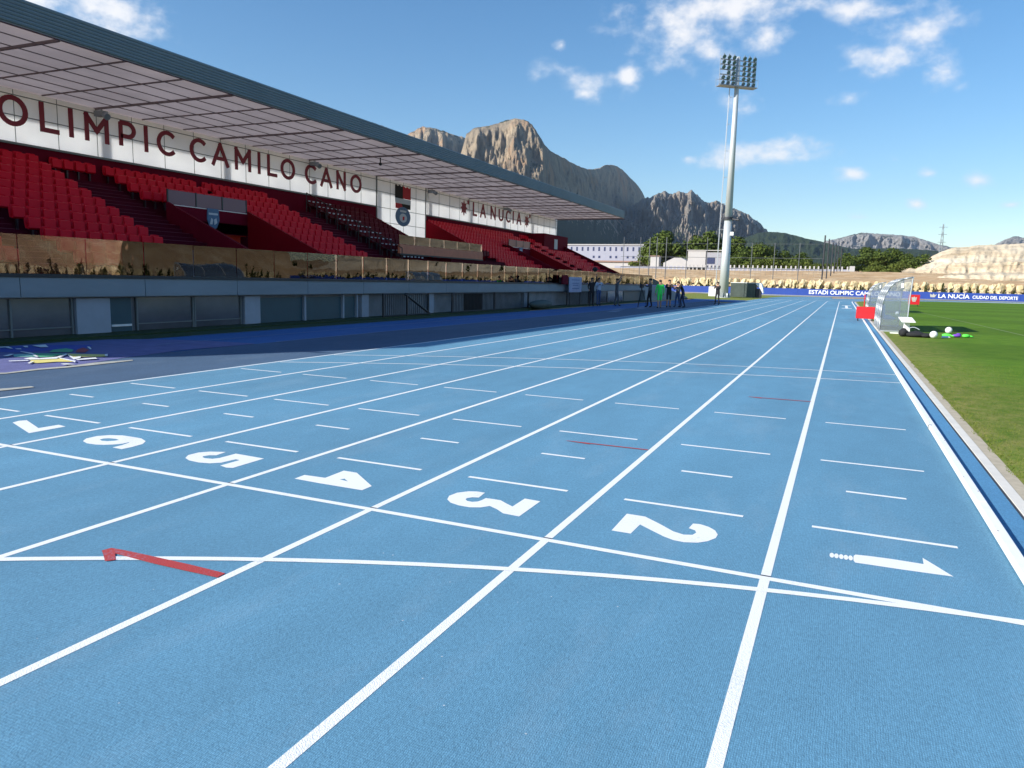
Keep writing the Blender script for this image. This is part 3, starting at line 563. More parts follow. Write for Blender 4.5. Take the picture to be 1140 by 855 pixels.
# infield
inner = [(0.44,-60),(84,-60),(84,84.4)] if False else None
fld = [(0.44,-60),(72.4,-60),(72.4,84.4)]
for i in range(49):
    t = rad(180*i/48); fld.append((CX+(R0-0.44)*math.cos(t), CY+(R0-0.44)*math.sin(t)))
sheet('field', [fld], 0.004, M['grass'])
sheet('gutter_strip', [[(0.075,-60),(0.255,-60),(0.255,84.4),(0.075,84.4)]] + arc(R0-0.255, R0-0.075, 180, 0, 64), -0.004, M['gutter'])
b = MB(); b.box(0.27,0.345,-60,84.4,-0.05,0.012)
for q in arc(R0-0.345, R0-0.27, 180, 0, 64): b.prism(q, -0.05, 0.012)
tag(b.build('kerb_concrete', M['concrete'], bevel=0), kind='structure')
b = MB(); b.box(0.255,0.27,-60,84.4,-0.05,0.001)
tag(b.build('gutter_slot', M['joint']), kind='structure')
b = MB(); b.box(0.345,0.45,-60,84.4,-0.05,0.006)
for q in arc(R0-0.45, R0-0.345, 180, 0, 64): b.prism(q, -0.05, 0.006)
tag(b.build('kerb_border', M['border']), kind='structure')
# raised aluminium kerb in 4 m lengths
b = MB(); y = -58.0
while y < 84:
    b.prism_xz([(0.0,0.012),(0.0,0.042),(0.008,0.05),(0.062,0.05),(0.07,0.042),(0.07,0.012)], y, min(y+3.994, 84.39)); y += 4
for q in arc(R0-0.07, R0, 180, 0, 96): b.prism(q, 0.012, 0.05)
tag(b.build('kerb', M['kerb']), kind='structure')
b = MB(); y = -9.7; i = 0
while y < 30:
    b.tube((0.016 if i % 2 else 0.054, y, 0.0495), (0.016 if i % 2 else 0.054, y, 0.0515), 0.0055, seg=8); y += (0.43, 1.57, 1.0)[i % 3]; i += 1
b.box(-0.004, 0.030, 5.16, 5.185, 0.0, 0.052)
tag(b.build('kerb_screws', M['speck']), kind='structure')

# short grass blades that soften the lawn's edge
b = MB(); rnd = random.Random(12)
for i in range(16000):
    u = rnd.random(); yy = 1.0+13*rnd.random()**1.2; xx = 0.44+1.9*u*u+0.03*math.sin(yy*7)+rnd.uniform(0,.03)
    t = rnd.uniform(0,3.14); hgt = rnd.uniform(0.008,0.022); dx, dy = math.cos(t)*0.004, math.sin(t)*0.004; lx, ly = rnd.uniform(-.014,.014), rnd.uniform(-.014,.014)
    b.face([(xx-dx,yy-dy,0.003),(xx+dx,yy+dy,0.003),(xx+lx,yy+ly,hgt)])
tag(b.build('grass_blades', leaf_mat('grass_blade',(0.10,0.17,0.013,1),(0.24,0.26,0.05,1),trans=0.3)), kind='stuff')

# ------------------------------------------------------------------ painted markings
Z1, Z2, Z3 = 0.0012, 0.0022, 0.0032
def strip(pts, w):
    P = [Vector(p) for p in pts]; n = []
    for i in range(len(P)):
        d = (P[min(i+1, len(P)-1)]-P[max(i-1, 0)]).normalized(); n.append(Vector((-d.y, d.x))*w/2)
    return [[P[i]+n[i], P[i]-n[i], P[i+1]-n[i+1], P[i+1]+n[i+1]] for i in range(len(P)-1)]
polys = []
for k in range(1, 9):
    X = -1.22*k
    polys.append([(X-0.025,-60),(X+0.025,-60),(X+0.025,84.4),(X-0.025,84.4)])
    polys += arc(R0+1.22*k-0.025, R0+1.22*k+0.025, 180, 0, 96)
sheet('lane_lines', polys, Z1, M['white_paint'])
sheet('finish_line', [[(-9.76,-0.05),(0,-0.05),(0,0.0),(-9.76,0.0)]], Z2, M['white_paint'])
ticks = []
for k in range(8):
    c = -0.63-1.22*k
    for Y, w in ((1,0.4),(2,0.2),(3,0.4),(5,0.4)):
        ticks.append([(c-w,Y-0.02),(c+w,Y-0.02),(c+w,Y+0.02),(c-w,Y+0.02)])
sheet('distance_marks', ticks, Z1, M['white_paint'])
sheet('crossing_marks', [[(-1.22*k-0.026,0.0),(-1.22*k+0.026,0.0),(-1.22*k+0.026,0.013),(-1.22*k-0.026,0.013)] for k in range(1,8)], Z3, M['joint'])
def poly_curve(P, n=40):
    """smooth curve through measured ground points (quadratic least squares in x)"""
    import itertools
    xs_ = [p[0] for p in P]; ys_ = [p[1] for p in P]
    S = [sum(x**k for x in xs_) for k in range(5)]; T = [sum(y*x**k for x, y in zip(xs_, ys_)) for k in range(3)]
    A = Matrix(((S[0],S[1],S[2]),(S[1],S[2],S[3]),(S[2],S[3],S[4]))); c = A.inverted() @ Vector(T)
    a, bb = min(xs_), max(xs_)
    return lambda x: c[0]+c[1]*x+c[2]*x*x
f1 = poly_curve([(-4.9,-1.62),(-3.64,-0.98),(-2.47,-0.51),(-1.86,-0.32),(-1.22,-0.15),(-0.8,-0.05),(-0.08,0.0)])
polys = strip([(x/10, f1(x/10)-0.03) for x in list(range(-98, 0, 3))+[0]], 0.05)
sheet('curved_start_line', polys, Z3, M['white_paint'])
f2 = poly_curve([(-9.43,6.25),(-8.52,6.68),(-7.45,7.25),(-6.19,7.85),(-3.37,8.87),(-1.25,9.34),(-0.03,9.48)])
f3 = poly_curve([(-9.37,7.71),(-8.44,8.25),(-8.08,8.5),(-6.39,9.3),(-3.52,10.2),(-1.13,10.66),(-0.04,10.77)])
for nm, f in (('waterfall_line', f2), ('waterfall_line', f3)):
    sheet(nm, strip([(x/10, f(x/10)) for x in list(range(-97, 0, 3))+[0]], 0.045), Z2, M['white_paint'])
# scuffs and specks on the rubber
rnd = random.Random(21); pl = []
for i in range(170):
    xx = rnd.uniform(-9.5, -0.1); yy = -2.5+14*rnd.random()**1.5; r = rnd.uniform(0.002, 0.006)
    pl.append([(xx+r*math.cos(t)*rnd.uniform(.7,1.3), yy+r*math.sin(t)*rnd.uniform(.7,1.3)) for t in [k*1.2566 for k in range(5)]])
sheet('scuff_marks', pl, 0.0006, mat('pale_scuff', (0.42,0.52,0.60,1), 0.9, var=0.3, vscale=30))
# lane figures, painted facing the runners who come towards the finish
NAMES = {'one':'lane_number_one','two':'lane_number_two','three':'lane_number_three','four':'lane_number_four','five':'lane_number_five','six':'lane_number_six','seven':'lane_number_seven'}
def fill_holes(name, outer, hole, z, m):
    cu = bpy.data.curves.new(name, 'CURVE'); cu.dimensions = '2D'; cu.fill_mode = 'BOTH'
    for loop in (outer, hole):
        s = cu.splines.new('POLY'); s.points.add(len(loop)-1)
        for q, p in zip(s.points, loop): q.co = (p[0], p[1], 0, 1)
        s.use_cyclic_u = True
    o = bpy.data.objects.new('tmp', cu); COL.objects.link(o)
    dg = bpy.context.evaluated_depsgraph_get()
    me = bpy.data.meshes.new_from_object(o.evaluated_get(dg))
    bpy.data.objects.remove(o)
    me.materials.clear(); me.materials.append(m)
    p = link(name, me); p.location.z = z
    return tag(p, kind='structure')
for k, nm in NAMES.items():
    if k+'_hole' in MARKS: fill_holes(nm, MARKS[k], MARKS[k+'_hole'], Z1, M['white_paint'])
    else: sheet(nm, [MARKS[k]] + ([[(c[0]+0.012*math.cos(t), c[1]+0.042*math.sin(t)) for t in [i*math.pi/6 for i in range(12)]] for c in ONE_DOTS] if k == 'one' else []), Z1, M['white_paint'])
sheet('lane_number_far', [[(-0.95,66),(-0.25,66),(-0.25,67),(-0.95,67)],[(-0.7,57.5),(-0.5,57.5),(-0.5,66),(-0.7,66)],[(-0.95,56.5),(-0.25,56.5),(-0.25,57.5),(-0.95,57.5)]], Z1, M['white_paint'])
sheet('red_relay_marks', [MARKS[k] for k in ('redhook',)], 0.0045, M['red_paint'])
sheet('thin_red_marks', [[(-3.25,2.585),(-3.0,2.55),(-3.02,2.575),(-2.47,2.585),(-2.47,2.613),(-3.25,2.595)],[(-2.03,6.50),(-1.85,6.45),(-1.86,6.49),(-1.24,6.51),(-1.24,6.545),(-2.03,6.52)],[(-3.35,10.0),(-2.7,10.04),(-2.7,10.05),(-3.35,10.01)],[(-1.95,10.1),(-1.5,10.14),(-1.5,10.155),(-1.95,10.115)],[(-0.76,10.05),(-0.1,10.1),(-0.1,10.115),(-0.76,10.065)]], 0.0045, M['red_paint'])
sheet('runway_lines', [[(-12.41,9),(-12.37,9),(-12.37,66),(-12.41,66)],[(-13.75,7),(-13.71,7),(-13.71,64),(-13.75,64)],[(-14.95,9),(-14.91,9),(-14.91,64),(-14.95,64)]]
      + [[(-12.0-0.35*(i%3),33+1.9*i),(-11.5-0.35*(i%3),33+1.9*i),(-11.5-0.35*(i%3),33.9+1.9*i),(-12.0-0.35*(i%3),33.9+1.9*i)] for i in range(7)], 0.002, mat('faded_runway_paint',(0.22,0.30,0.42,1),0.8,var=0.2))
sheet('mural_ground', [MARKS['m_purple']], 0.0, M['purple'])
sheet('mural_edge', [MARKS['m_edge'], MARKS['m_yellow3']], 0.004, M['m_sand'])
sheet('mural_navy', [MARKS['m_navy']], 0.004, M['m_navy'])
for k, mm in (('m_teal','m_teal'),('m_green','m_green'),('m_green2','m_green'),('m_yellow1','m_yellow'),('m_yellow2','m_yellow'),('m_red','m_red')):
    sheet('mural_'+{'m_teal':'teal','m_green':'green','m_green2':'dark_green','m_yellow1':'yellow','m_yellow2':'yellow','m_red':'red'}[k], [MARKS[k]], 0.008+0.0005*len(k), M[mm])
sheet('mural_white', [MARKS[k] for k in MARKS if k.startswith('m_white')], 0.020, M['white_paint'])
sheet('field_line', strip([(3.3,62),(4.0,50),(4.6,38),(4.95,28),(5.1,16)], 0.08), 0.008, mat('faded_field_line',(0.16,0.22,0.07,1),0.9))

# ------------------------------------------------------------------ grandstand
Y0, Y1 = -6.0, 60.5
XB, XF = -26.0, -18.6
NR, DEP, RISE, ZD = 12, 0.617, 0.295, 1.30
V1, V2 = (15.6, 19.4), (45.0, 48.9)      # stair wells cut into the seating
VIP = (31.6, 38.5)
st = empty('grandstand', (-21, 27, 0), label='long red grandstand with translucent white back wall and flat ribbed roof', cat='grandstand')
def S(name, b, m, parent=None, **k):
    """part of the grandstand, built in world coordinates"""
    o = b.build(name, m, parent or st, **k)
    if parent is None: o.location = (21, -27, 0)
    return o
# podium
b = MB(); b.box(-26.6,-16.42,Y0,59.0,0.87,ZD)
y = Y0
S('podium_deck', b, M['fascia'])
b = MB(); y = Y0
while y < 58.9:
    b.box(-16.42,-16.38,y+0.008,min(y+3.0,59.0)-0.008,0.885,1.292); y += 3.0
S('fascia_panels', b, M['fascia'], bevel=0.004)
b = MB(); b.box(-16.44,-16.34,Y0,59.0,1.302,1.372)
S('glass_channel', b, M['dark_metal'])
b = MB(); b.box(-26.6,-16.75,Y0,59.0,-0.05,0.868)
S('podium_wall', b, M['podium_low'])
b = MB(); b.box(-16.748,-15.88,Y0,59,-0.04,0.035); S('plinth', b, M['turf'])
def lower(name, y0, y1, m, z0=0.04, z1=0.84, x=-16.70):
    b = MB(); b.box(-16.747, x, y0, y1, z0, z1); return S(name, b, m)
for a, c in ((-6,-2.6),(-2.5,1),(1.1,4.5),(4.6,7.3),(8.98,10.7),(10.76,12.42)):
    w = lower('window', a, c, M['window'])
    b = MB(); n = max(1, round((c-a)/1.15))
    for i in range(n+1):
        yy = a + (c-a)*i/n; b.box(-16.70,-16.66,yy-0.02,yy+0.02,0.04,0.84)
    b.box(-16.70,-16.665,a,c,0.19,0.215)
    o = b.build('window_frame', M['mullion'], w)
lower('pale_pier', 7.36, 8.2, M['pier'], x=-16.60); lower('pale_pier', 12.5, 13.12, M['pier'], x=-16.60)
d = lower('door', 8.26, 8.84, M['teal_panel']); b = MB(); b.box(-16.70,-16.67,8.28,8.82,0.16,0.21); b.build('push_bar', M['white_plastic'], d)
for a, c in ((13.18,15.1),(15.26,17.1),(17.22,17.9)):
    lower('teal_shutter', a, c, M['teal_panel'], z1=0.78)
    lower('pale_post', c+0.02, c+0.10, M['pier'], x=-16.62)
lower('dark_doorway', 26.3, 28.1, M['opening'], x=-16.69)
for a in (18.2, 22.9, 33.0, 45.5): lower('pale_pier', a, a+0.42, M['pier'], x=-16.60)
for a, c in ((47.0,53.0),): lower('grey_recess', a, c, M['window'])
lower('dark_recess', 53.3, 58.8, M['teal_panel'])
# end ramp wall
b = MB(); b.prism_yz([(59.0,-0.05),(78.0,-0.05),(78.0,0.12),(64.5,1.30),(59.0,1.30)], -16.75, -16.38)
S('ramp_wall', b, M['fascia'])
b = MB(); b.prism_yz([(61.5,1.32),(67.5,1.32),(61.9,1.95)], -16.70, -16.50); S('ramp_screen', b, M['green_box'])

# terrace steps
def zrow(i): return ZD + RISE*i
def terrace(y0, y1, r0=0, r1=NR):
    b = MB()
    for i in range(r0, r1):
        xf = XF - DEP*i
        z = zrow(i)
        if z > ZD+0.01: b.box(XB, xf, y0, y1, z-RISE if i > r0 else (ZD if r0 == 0 else 2.97), z)
        else: b.box(XB, xf, y0, y1, z-0.02, z+0.012)
    return b
segs = [(Y0,V1[0],0,NR),(V1[0],V1[1],7,NR),(V1[1],VIP[0],0,NR),(VIP[1],V2[0],0,NR),(V2[0],V2[1],7,NR),(V2[1],Y1,0,NR)]
for a, c, r0, r1 in segs: S('terrace', terrace(a, c, r0, r1), M['maroon'])
b = terrace(VIP[0], VIP[1], 0, 2); b.box(XB, -20.3, VIP[0], VIP[1], ZD, 2.55); S('press_platform', b, M['maroon'])
# aisles: narrow steps with pale nosings
AISLES = [(7.8,9.1),(13.3,15.3),(24.0,26.2),(52.4,53.6)]
for a, c in AISLES:
    b = MB(); nb = MB()
    for i in range(NR-1):
        x = XF-DEP*i; z = zrow(i)
        b.box(x-DEP, x-DEP+0.30, a, c, z+0.005, z+RISE/2)
        nb.box(x-0.045, x+0.003, a, c, z+0.012, z+0.022) if i else None
        nb.box(x-DEP+0.255, x-DEP+0.303, a, c, z+RISE/2, z+RISE/2+0.008)
    s = S('aisle_steps', b, M['maroon'])
    o = nb.build('step_nosing', M['nosing'], s)
# back wall
b = MB(); b.box(-26.25, XB, Y0, VIP[0]+1.35, zrow(11), 5.50); b.box(-26.25, XB, VIP[1], 62.7, zrow(11), 5.50); b.box(-26.25, XB, VIP[0]+1.35, VIP[1], 2.5, 3.75)
S('rear_wall', b, M['maroon_wall'])
PIL = [15.3-5.87*i for i in (3,2,1)] + [15.3+5.87*i for i in range(9)]
b = MB(); b.box(-26.04, XB, Y0, VIP[0]+1.35, 5.505, 7.20); b.box(-26.04, XB, VIP[0]+1.35, VIP[1], 3.755, 7.20); b.box(-26.04, XB, VIP[1], 62.7, 5.505, 7.20)
wp = S('white_back_wall', b, M['white_panel'])
b = MB()
y = 15.3-5.87*3
while y < 62.7:
    z0 = 3.76 if VIP[0]+1.35 < y < VIP[1] else 5.51
    b.box(-26.0, -25.985, y-0.008, y+0.008, z0, 7.19); y += 5.87/4
for z in (6.38, 7.02): b.box(-26.0, -25.98, Y0, 62.7, z-0.014, z+0.014)
for z in (5.49, 4.65): b.box(-26.0, -25.98, VIP[0]+1.35, VIP[1], z-0.014, z+0.014)
for y in (VIP[0]+1.35, VIP[1]): b.box(-26.0, -25.96, y-0.04, y+0.04, 3.76, 7.19)
for z, a, c in ((5.505, Y0, VIP[0]+1.3),(5.505, VIP[1], 62.7)): b.box(-26.0, -25.94, a, c, z-0.05, z+0.02)
b.build('mullions', M['mullion'], wp)
for y in PIL:
    b = MB(); b.box(-26.5,-26.28,y-0.09,y+0.09,0,7.2); S('steel_column', b, M['grey_metal'])
# roof: translucent soffit membrane in a ribbed frame
XR, YE = -19.5, 62.3
near = [(XR, -1.0), (-21.9, -5.3), (-24.8, -6.6), (-27.2, -8.0)]  # unseen near end, made-up slanted outline that shapes the roof's cast shadow
outline = [(XR, YE), (-27.2, YE)] + list(reversed(near))
b = MB(); b.face([(p[0], p[1], 7.235) for p in outline])
rf = S('roof', b, M['roof_under'])
b = MB()
for k in range(7):
    z0 = 7.235+k*0.087
    for (xa, xo) in ((XR, XR+0.05+(k%2)*0.0),):
        b.prism_xz([(xa,z0),(xo,z0+0.006),(xo+0.022,z0+0.044),(xo,z0+0.081),(xa,z0+0.083)], -1.0, YE)
b.box(XR-0.04, XR, -1.0, YE, 7.20, 7.86)
S('roof_fascia', b, M['roof_fascia'])
b = MB(); b.box(-27.2, XR-0.04, YE-0.06, YE, 7.24, 7.84)
for k in range(7): b.box(-27.2, XR+0.05, YE, YE+0.02, 7.245+k*0.087, 7.30+k*0.087)
for p, q in zip(near[:-1], near[1:]):
    b.prism([p, q, (q[0]-0.01,q[1]+0.08), (p[0]-0.01,p[1]+0.08)], 7.20, 7.84)
b.box(-27.25,-27.2,-8,YE,7.2,7.84)
S('roof_edge', b, M['roof_fascia'])
b = MB(); b.box(XR-0.06, XR+0.06, -1.0, YE, 7.185, 7.20); S('roof_drip_edge', b, M['roof_beam'])
def B(name, parent, m, *box_):
    b = MB(); b.box(*box_); return b.build(name, m, parent)
for y in PIL + [15.3+5.87*9-5.0]:
    B('main_beam', rf, M['roof_beam'], -27.2, XR-0.05, y-0.03, y+0.03, 7.16, 7.23)
for y in PIL:
    for k in (1,2):
        yy = y+5.87*k/3
        if yy < YE and yy > -1: B('cross_purlin', rf, M['roof_beam'], -26.0, XR-0.05, yy-0.02, yy+0.02, 7.19, 7.23)
for i in range(1, 8):
    x = XR - 0.93*i
    if x > -26: B('long_purlin', rf, M['roof_beam'], x-0.009, x+0.009, -1 if i < 3 else -5, YE, 7.205, 7.232)
# vomitories (stair wells)
def vomitory(v, badge=True):
    a, c = v; xb = XF-DEP*7
    def side(y0, y1):
        b = MB(); b.prism_xz([(XF+0.1,0.9+0.41),(XF+0.1,ZD+0.95-0.3),(xb,zrow(7)+0.55),(xb,0.9+0.41)], y0, y1); return b
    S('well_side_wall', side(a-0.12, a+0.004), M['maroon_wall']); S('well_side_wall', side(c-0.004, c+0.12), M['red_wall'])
    b = MB(); b.box(xb-0.1, xb, a, c, 2.95, zrow(7)+0.45); w = S('well_head_wall', b, M['maroon_wall'])
    b = MB(); b.box(xb-0.5, xb-0.4, a, c, ZD+.02, 2.95); S('well_inner_wall', b, M['orange_wall'])
    b = MB(); b.box(xb-0.4, xb-0.1, a, c, 2.93, 2.95); S('well_ceiling', b, M['orange_wall'])
    b = MB()
    n = 3; wd = (c-a)/n
    for i in range(n): b.box(xb-0.06, xb-0.045, a+wd*i+0.03, a+wd*(i+1)-0.03, zrow(7)+0.47, zrow(7)+0.98)
    g = S('rail_glass', b, M['clear_glass'])
    for i in range(n+1):
        b = MB(); b.box(xb-0.07, xb-0.03, a+wd*i-0.025, a+wd*i+0.025, zrow(7)+0.45, zrow(7)+1.0); b.build('rail_post', M['dark_metal'], g)
    b = MB(); b.box(xb-0.075,xb-0.02,a,c,zrow(7)+0.445,zrow(7)+0.475); b.build('rail_foot', M['white_plastic'], g)
    if badge:
        ym = (a+c)/2+0.1
        pts = [(ym-0.27,3.86),(ym+0.27,3.86),(ym+0.30,3.45),(ym+0.17,3.17),(ym,3.06),(ym-0.17,3.17),(ym-0.30,3.45)]
        b = MB(); b.prism_yz(pts, xb+0.002, xb+0.03); bd = S('badge', b, M['badge_blue'])
        b = MB(); b.box(xb+0.031,xb+0.036,ym-0.22,ym+0.22,3.63,3.70); b.prism_yz([(ym-0.18,3.28),(ym-0.06,3.28),(ym-0.02,3.45),(ym-0.1,3.52)], xb+0.031, xb+0.036)
        b.prism_yz([(ym+0.04,3.26),(ym+0.18,3.35),(ym+0.14,3.52),(ym+0.03,3.46)], xb+0.031, xb+0.036)
        b.build('badge_marks', M['badge_pale'], bd)
vomitory(V1); vomitory(V2)
# rail in the first stair well (pale bent tubes)
b = MB(); b.path([(-19.0,15.9,1.32),(-19.0,15.9,2.02),(-19.0,16.1,2.12),(-19.4,16.3,2.12)],0.035); S('hand_rail', b, M['white_plastic'])
b = MB(); b.path([(-18.6,15.3,2.2),(-18.6,15.75,2.2),(-18.6,15.82,2.14),(-18.6,15.82,1.32)],0.05); S('hand_rail', b, M['white_plastic'])
# side walls of the press recess
def slopewall(y0, y1, mm, r0=1.8):
    b = MB(); b.prism_xz([(XF-DEP*r0,ZD+0.02),(XF-DEP*r0,zrow(r0)+0.35),(XB,zrow(12)+0.35),(XB,ZD+0.02)], y0, y1); S('recess_side_wall', b, mm)
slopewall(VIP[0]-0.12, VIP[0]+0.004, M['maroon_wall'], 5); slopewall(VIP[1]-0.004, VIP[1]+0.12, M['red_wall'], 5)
# far end wall and red stair head box
b = MB(); b.prism_xz([(XF+0.5,ZD),(XF+0.5,ZD+0.55),(XB,zrow(12)+0.45),(XB,ZD)], Y1, Y1+0.15); S('end_side_wall', b, M['maroon_wall'])
b = MB(); b.box(XB, -24.45, 55.6, 61.5, zrow(7), 5.46); bx = S('stair_head_box', b, M['maroon_wall'])
b = MB(); b.box(-24.45,-24.42,58.0,58.75,4.25,5.1); b.build('pale_hatch', M['badge_pale'], bx)
# press balustrade with glass
b = MB(); b.box(-20.32,-20.2,26.35,35.2,2.60,3.02); S('press_front', b, M['terracotta'])
b = MB(); n = 6; w = (35.2-26.35)/n
for i in range(n): b.box(-20.27,-20.25,26.35+w*i+0.01,26.35+w*(i+1)-0.01,3.03,3.46)
g = S('press_glass', b, M['parapet_glass'])
b = MB(); b.box(-20.34,-20.18,26.33,35.22,2.54,2.60); b.build('press_rail', M['dark_metal'], g)
for i in range(10):
    b = MB(); b.box(-22.5,-21.9,32.0+0.63*i,32.0+0.63*i+0.5,3.28,3.33); b.box(-22.25,-22.15,32.2+0.63*i,32.3+0.63*i,2.56,3.28); S('press_desk', b, M['dark_metal'])
# speckled hand rail at the third aisle
b = MB()
for i in range(2, 12):
    x = XF-DEP*i-0.2; z = zrow(i)
    b.tube((x,26.28,z),(x,26.28,z+0.95),0.02)
b.tube((XF-DEP*2-0.2,26.28,zrow(2)+0.95),(XF-DEP*11-0.2,26.28,zrow(11)+0.95),0.022)
b.tube((XF-DEP*2-0.2,26.28,zrow(2)+0.5),(XF-DEP*11-0.2,26.28,zrow(11)+0.5),0.015)
S('aisle_hand_rail', b, M['dark_metal'])
b = MB(); random.seed(3)
for i in range(2, 12):
    x = XF-DEP*i-0.25; z = zrow(i)+0.54
    for k in range(6):
        b = MB(); b.box(x-0.02, x+0.02, 26.5+0.33*k, 26.62+0.33*k, z+random.uniform(-.01,.03), z+0.06); S('seat_number_plate', b, M['badge_pale'])
# cctv / spot lights under the roof
for y in (15.3, 27.1, 38.8, 50.6):
    b = MB(); b.box(-25.95,-25.55,y-0.12,y+0.14,6.92,7.10); b.tube((-25.6,y,6.98),(-25.35,y-0.05,6.86),0.10,0.12,10); b.tube((-25.7,y,7.1),(-25.7,y,7.22),0.03)
    S('spotlight', b, M['lamp_body'])
b = MB(); b.tube((-22.0,27.4,7.2),(-22.0,27.4,6.95),0.03); b.ball((-22.0,27.4,6.9),0.08); S('hanging_sensor', b, M['dark_metal'])
# glass parapet
y = Y0; i = 0
while y < 60.8:
    b = MB(); b.box(-16.40,-16.385,y+0.012,y+1.488,1.375,2.17)
    S('parapet_pane', b, M['parapet_glass']); y += 1.5; i += 1
b = MB()
for y in (10.55,): b.box(-16.46,-16.41,y,y+0.20,1.37,2.05)
for y in (11.6, 12.2, 16.9): b.box(-16.46,-16.44,y,y+0.03,1.37,2.0)
S('parapet_posts', b, M['pier'])
# black railings in front of the podium wall
def railing(y0, y1, h=0.86, x=-16.1, parent=None):
    b = MB(); yy = y0
    while yy <= y1: b.tube((x,yy,0.03),(x,yy,h),0.012,seg=6); yy += 0.14
    for z in (0.08, h): b.tube((x,y0,z),(x,y1,z),0.02,seg=6)
    for yy in (y0, (y0+y1)/2, y1): b.box(x-0.03,x+0.03,yy-0.03,yy+0.03,0,h+0.03)
    return b
for n_, (a, c, lab) in enumerate(((18.8,22.0,'black bar railing with a sloping stair rail before the podium wall'),(24.0,32.4,'longest black bar railing beside the dark doorway of the podium'),(38.4,46.8,'black bar railing behind the two dark figures under the parapet'))):
    b = railing(a, c)
    if n_ == 0: b.tube((-16.12,20.3,0.86),(-16.12,22.2,0.05),0.05,seg=6)
    tag(b.build('railing', M['dark_metal']), lab, 'railing', 'black railings along the podium')
b = MB(); b.ball((0,0,0.23),0.23,1.6,6.5,1.0,16,8,0,0.06)
o = b.build('rolled_mat', M['green_box'], smooth=True); o.location = (-15.7, 33.2, 0.0); tag(o, 'dark rolled mat lying against the foot of the podium railing', 'mat')
# lettering
STROKES = {
 'O': ['arc'], 'L': [[(0,1),(0,0),(0.62,0)]], 'I': [[(0,1),(0,0)]],
 'M': [[(0,0),(0,1),(0.42,0.38),(0.84,1),(0.84,0)]], 'P': ['P'], 'C': ['C'],
 'A': [[(0,0),(0.42,1),(0.84,0)],[(0.15,0.30),(0.69,0.30)]], 'N': [[(0,0),(0,1),(0.70,0),(0.70,1)]],
 'U': ['U'], 'E': [[(0.55,1),(0,1),(0,0),(0.55,0)],[(0,0.5),(0.48,0.5)]], 'S': ['S'], 'T': [[(0,1),(0.7,1)],[(0.35,1),(0.35,0)]], 'D': ['D']}
def glyph(ch):
    pl = []
    for s in STROKES[ch]:
        if s == 'arc': pl.append([(0.5+0.5*math.cos(t), 0.5+0.5*math.sin(t)) for t in [2*math.pi*i/28 for i in range(29)]])
        elif s == 'C': pl.append([(0.5+0.5*math.cos(t), 0.5+0.5*math.sin(t)) for t in [rad(45+270*i/22) for i in range(23)]])
        elif s == 'P': pl.append([(0,0),(0,1),(0.32,1)]+[(0.32+0.29*math.cos(t), 0.71+0.29*math.sin(t)) for t in [rad(90-180*i/12) for i in range(13)]]+[(0.0,0.42)])
        elif s == 'U': pl.append([(0,1),(0,0.35)]+[(0.35-0.35*math.cos(t), 0.35-0.35*math.sin(t)) for t in [rad(180*i/14) for i in range(15)]]+[(0.7,1)])
        elif s == 'D': pl.append([(0,0),(0,1),(0.25,1)]+[(0.25+0.5*math.cos(t), 0.5+0.5*math.sin(t)) for t in [rad(90-180*i/14) for i in range(15)]]+[(0,0)])
        elif s == 'S': pl.append([(0.28+0.25*math.cos(t), 0.75+0.25*math.sin(t)) for t in [rad(40+230*i/12) for i in range(13)]]+[(0.28+0.27*math.cos(t), 0.25+0.25*math.sin(t)) for t in [rad(90-230*i/12) for i in range(13)]])
        else: pl.append(s)
    return pl
def letter_mesh(ch, width, height, sw):
    """flat letter with square strokes, width along +y, 4 cm thick"""
    pl = glyph(ch); wmax = max(max(p[0] for p in l) for l in pl) or 1
    b = MB(); sx = (width-sw)/wmax if wmax > 0 and ch != 'I' else 0
    k = 0
    for l in pl:
        P = [Vector((p[0]*sx+sw/2, p[1]*(height-sw)+sw/2)) for p in l]
        for a, c in zip(P[:-1], P[1:]):
            d = (c-a).normalized(); n = Vector((-d.y, d.x))*sw/2; e = d*sw*(0.5 if len(l) < 8 else 0.12)
            off = 0.0015*(k % 5); k += 1
            b.prism_yz([((a-e+n).x,(a-e+n).y),((a-e-n).x,(a-e-n).y),((c+e-n).x,(c+e-n).y),((c+e+n).x,(c+e+n).y)], 0, 0.04+off)
    return b
def wall_text(name, items, label):
    root = empty(name, (-25.97, items[0][1], 6.02), label=label, cat='lettering')
    for ch, a, c in items:
        if ch == '*':
            b = MB(); w = c-a; R_ = w*0.42; pts = []
            for i in range(16):
                t = math.pi*i/8; r = R_*(1.0 if i % 2 == 0 else 0.55)
                pts.append((w*0.45+r*math.cos(t), 0.42+r*1.05*math.sin(t)))
            b.prism_yz(pts, 0, 0.04); pts = []
            for i in range(10):
                t = math.pi*i/5+0.3; r = 0.20*(1.0 if i % 2 == 0 else 0.5)
                pts.append((w*0.98+r*math.cos(t), 0.88+r*math.sin(t)))
            b.prism_yz(pts, 0, 0.04); nm = 'flower_emblem'
        else: b = letter_mesh(ch, c-a, 0.97, 0.155); nm = 'letter'
        o = b.build(nm, M['letter'], root); o.location = (0, a-items[0][1], 0)
    return root
wall_text('wall_lettering', [('O',11.80,12.78),('L',13.18,13.84),('I',14.21,14.37),('M',14.8,15.74),('P',16.17,16.89),('I',17.27,17.43),('C',17.85,18.72),('C',19.46,20.32),('A',20.62,21.58),('M',21.95,22.91),('I',23.36,23.52),('L',23.98,24.62),('O',24.89,25.89),('C',26.65,27.53),('A',27.85,28.80),('N',29.19,29.97),('O',30.41,31.41)], 'big dark red letters OLIMPIC CAMILO CANO on the white grandstand wall')
wall_text('wall_lettering', [('E',5.0,5.6),('S',6.0,6.6),('T',6.9,7.6),('A',7.8,8.7),('D',9.1,9.8),('I',10.2,10.36)], 'big dark red letters ESTADI opening the stadium name on the white wall')
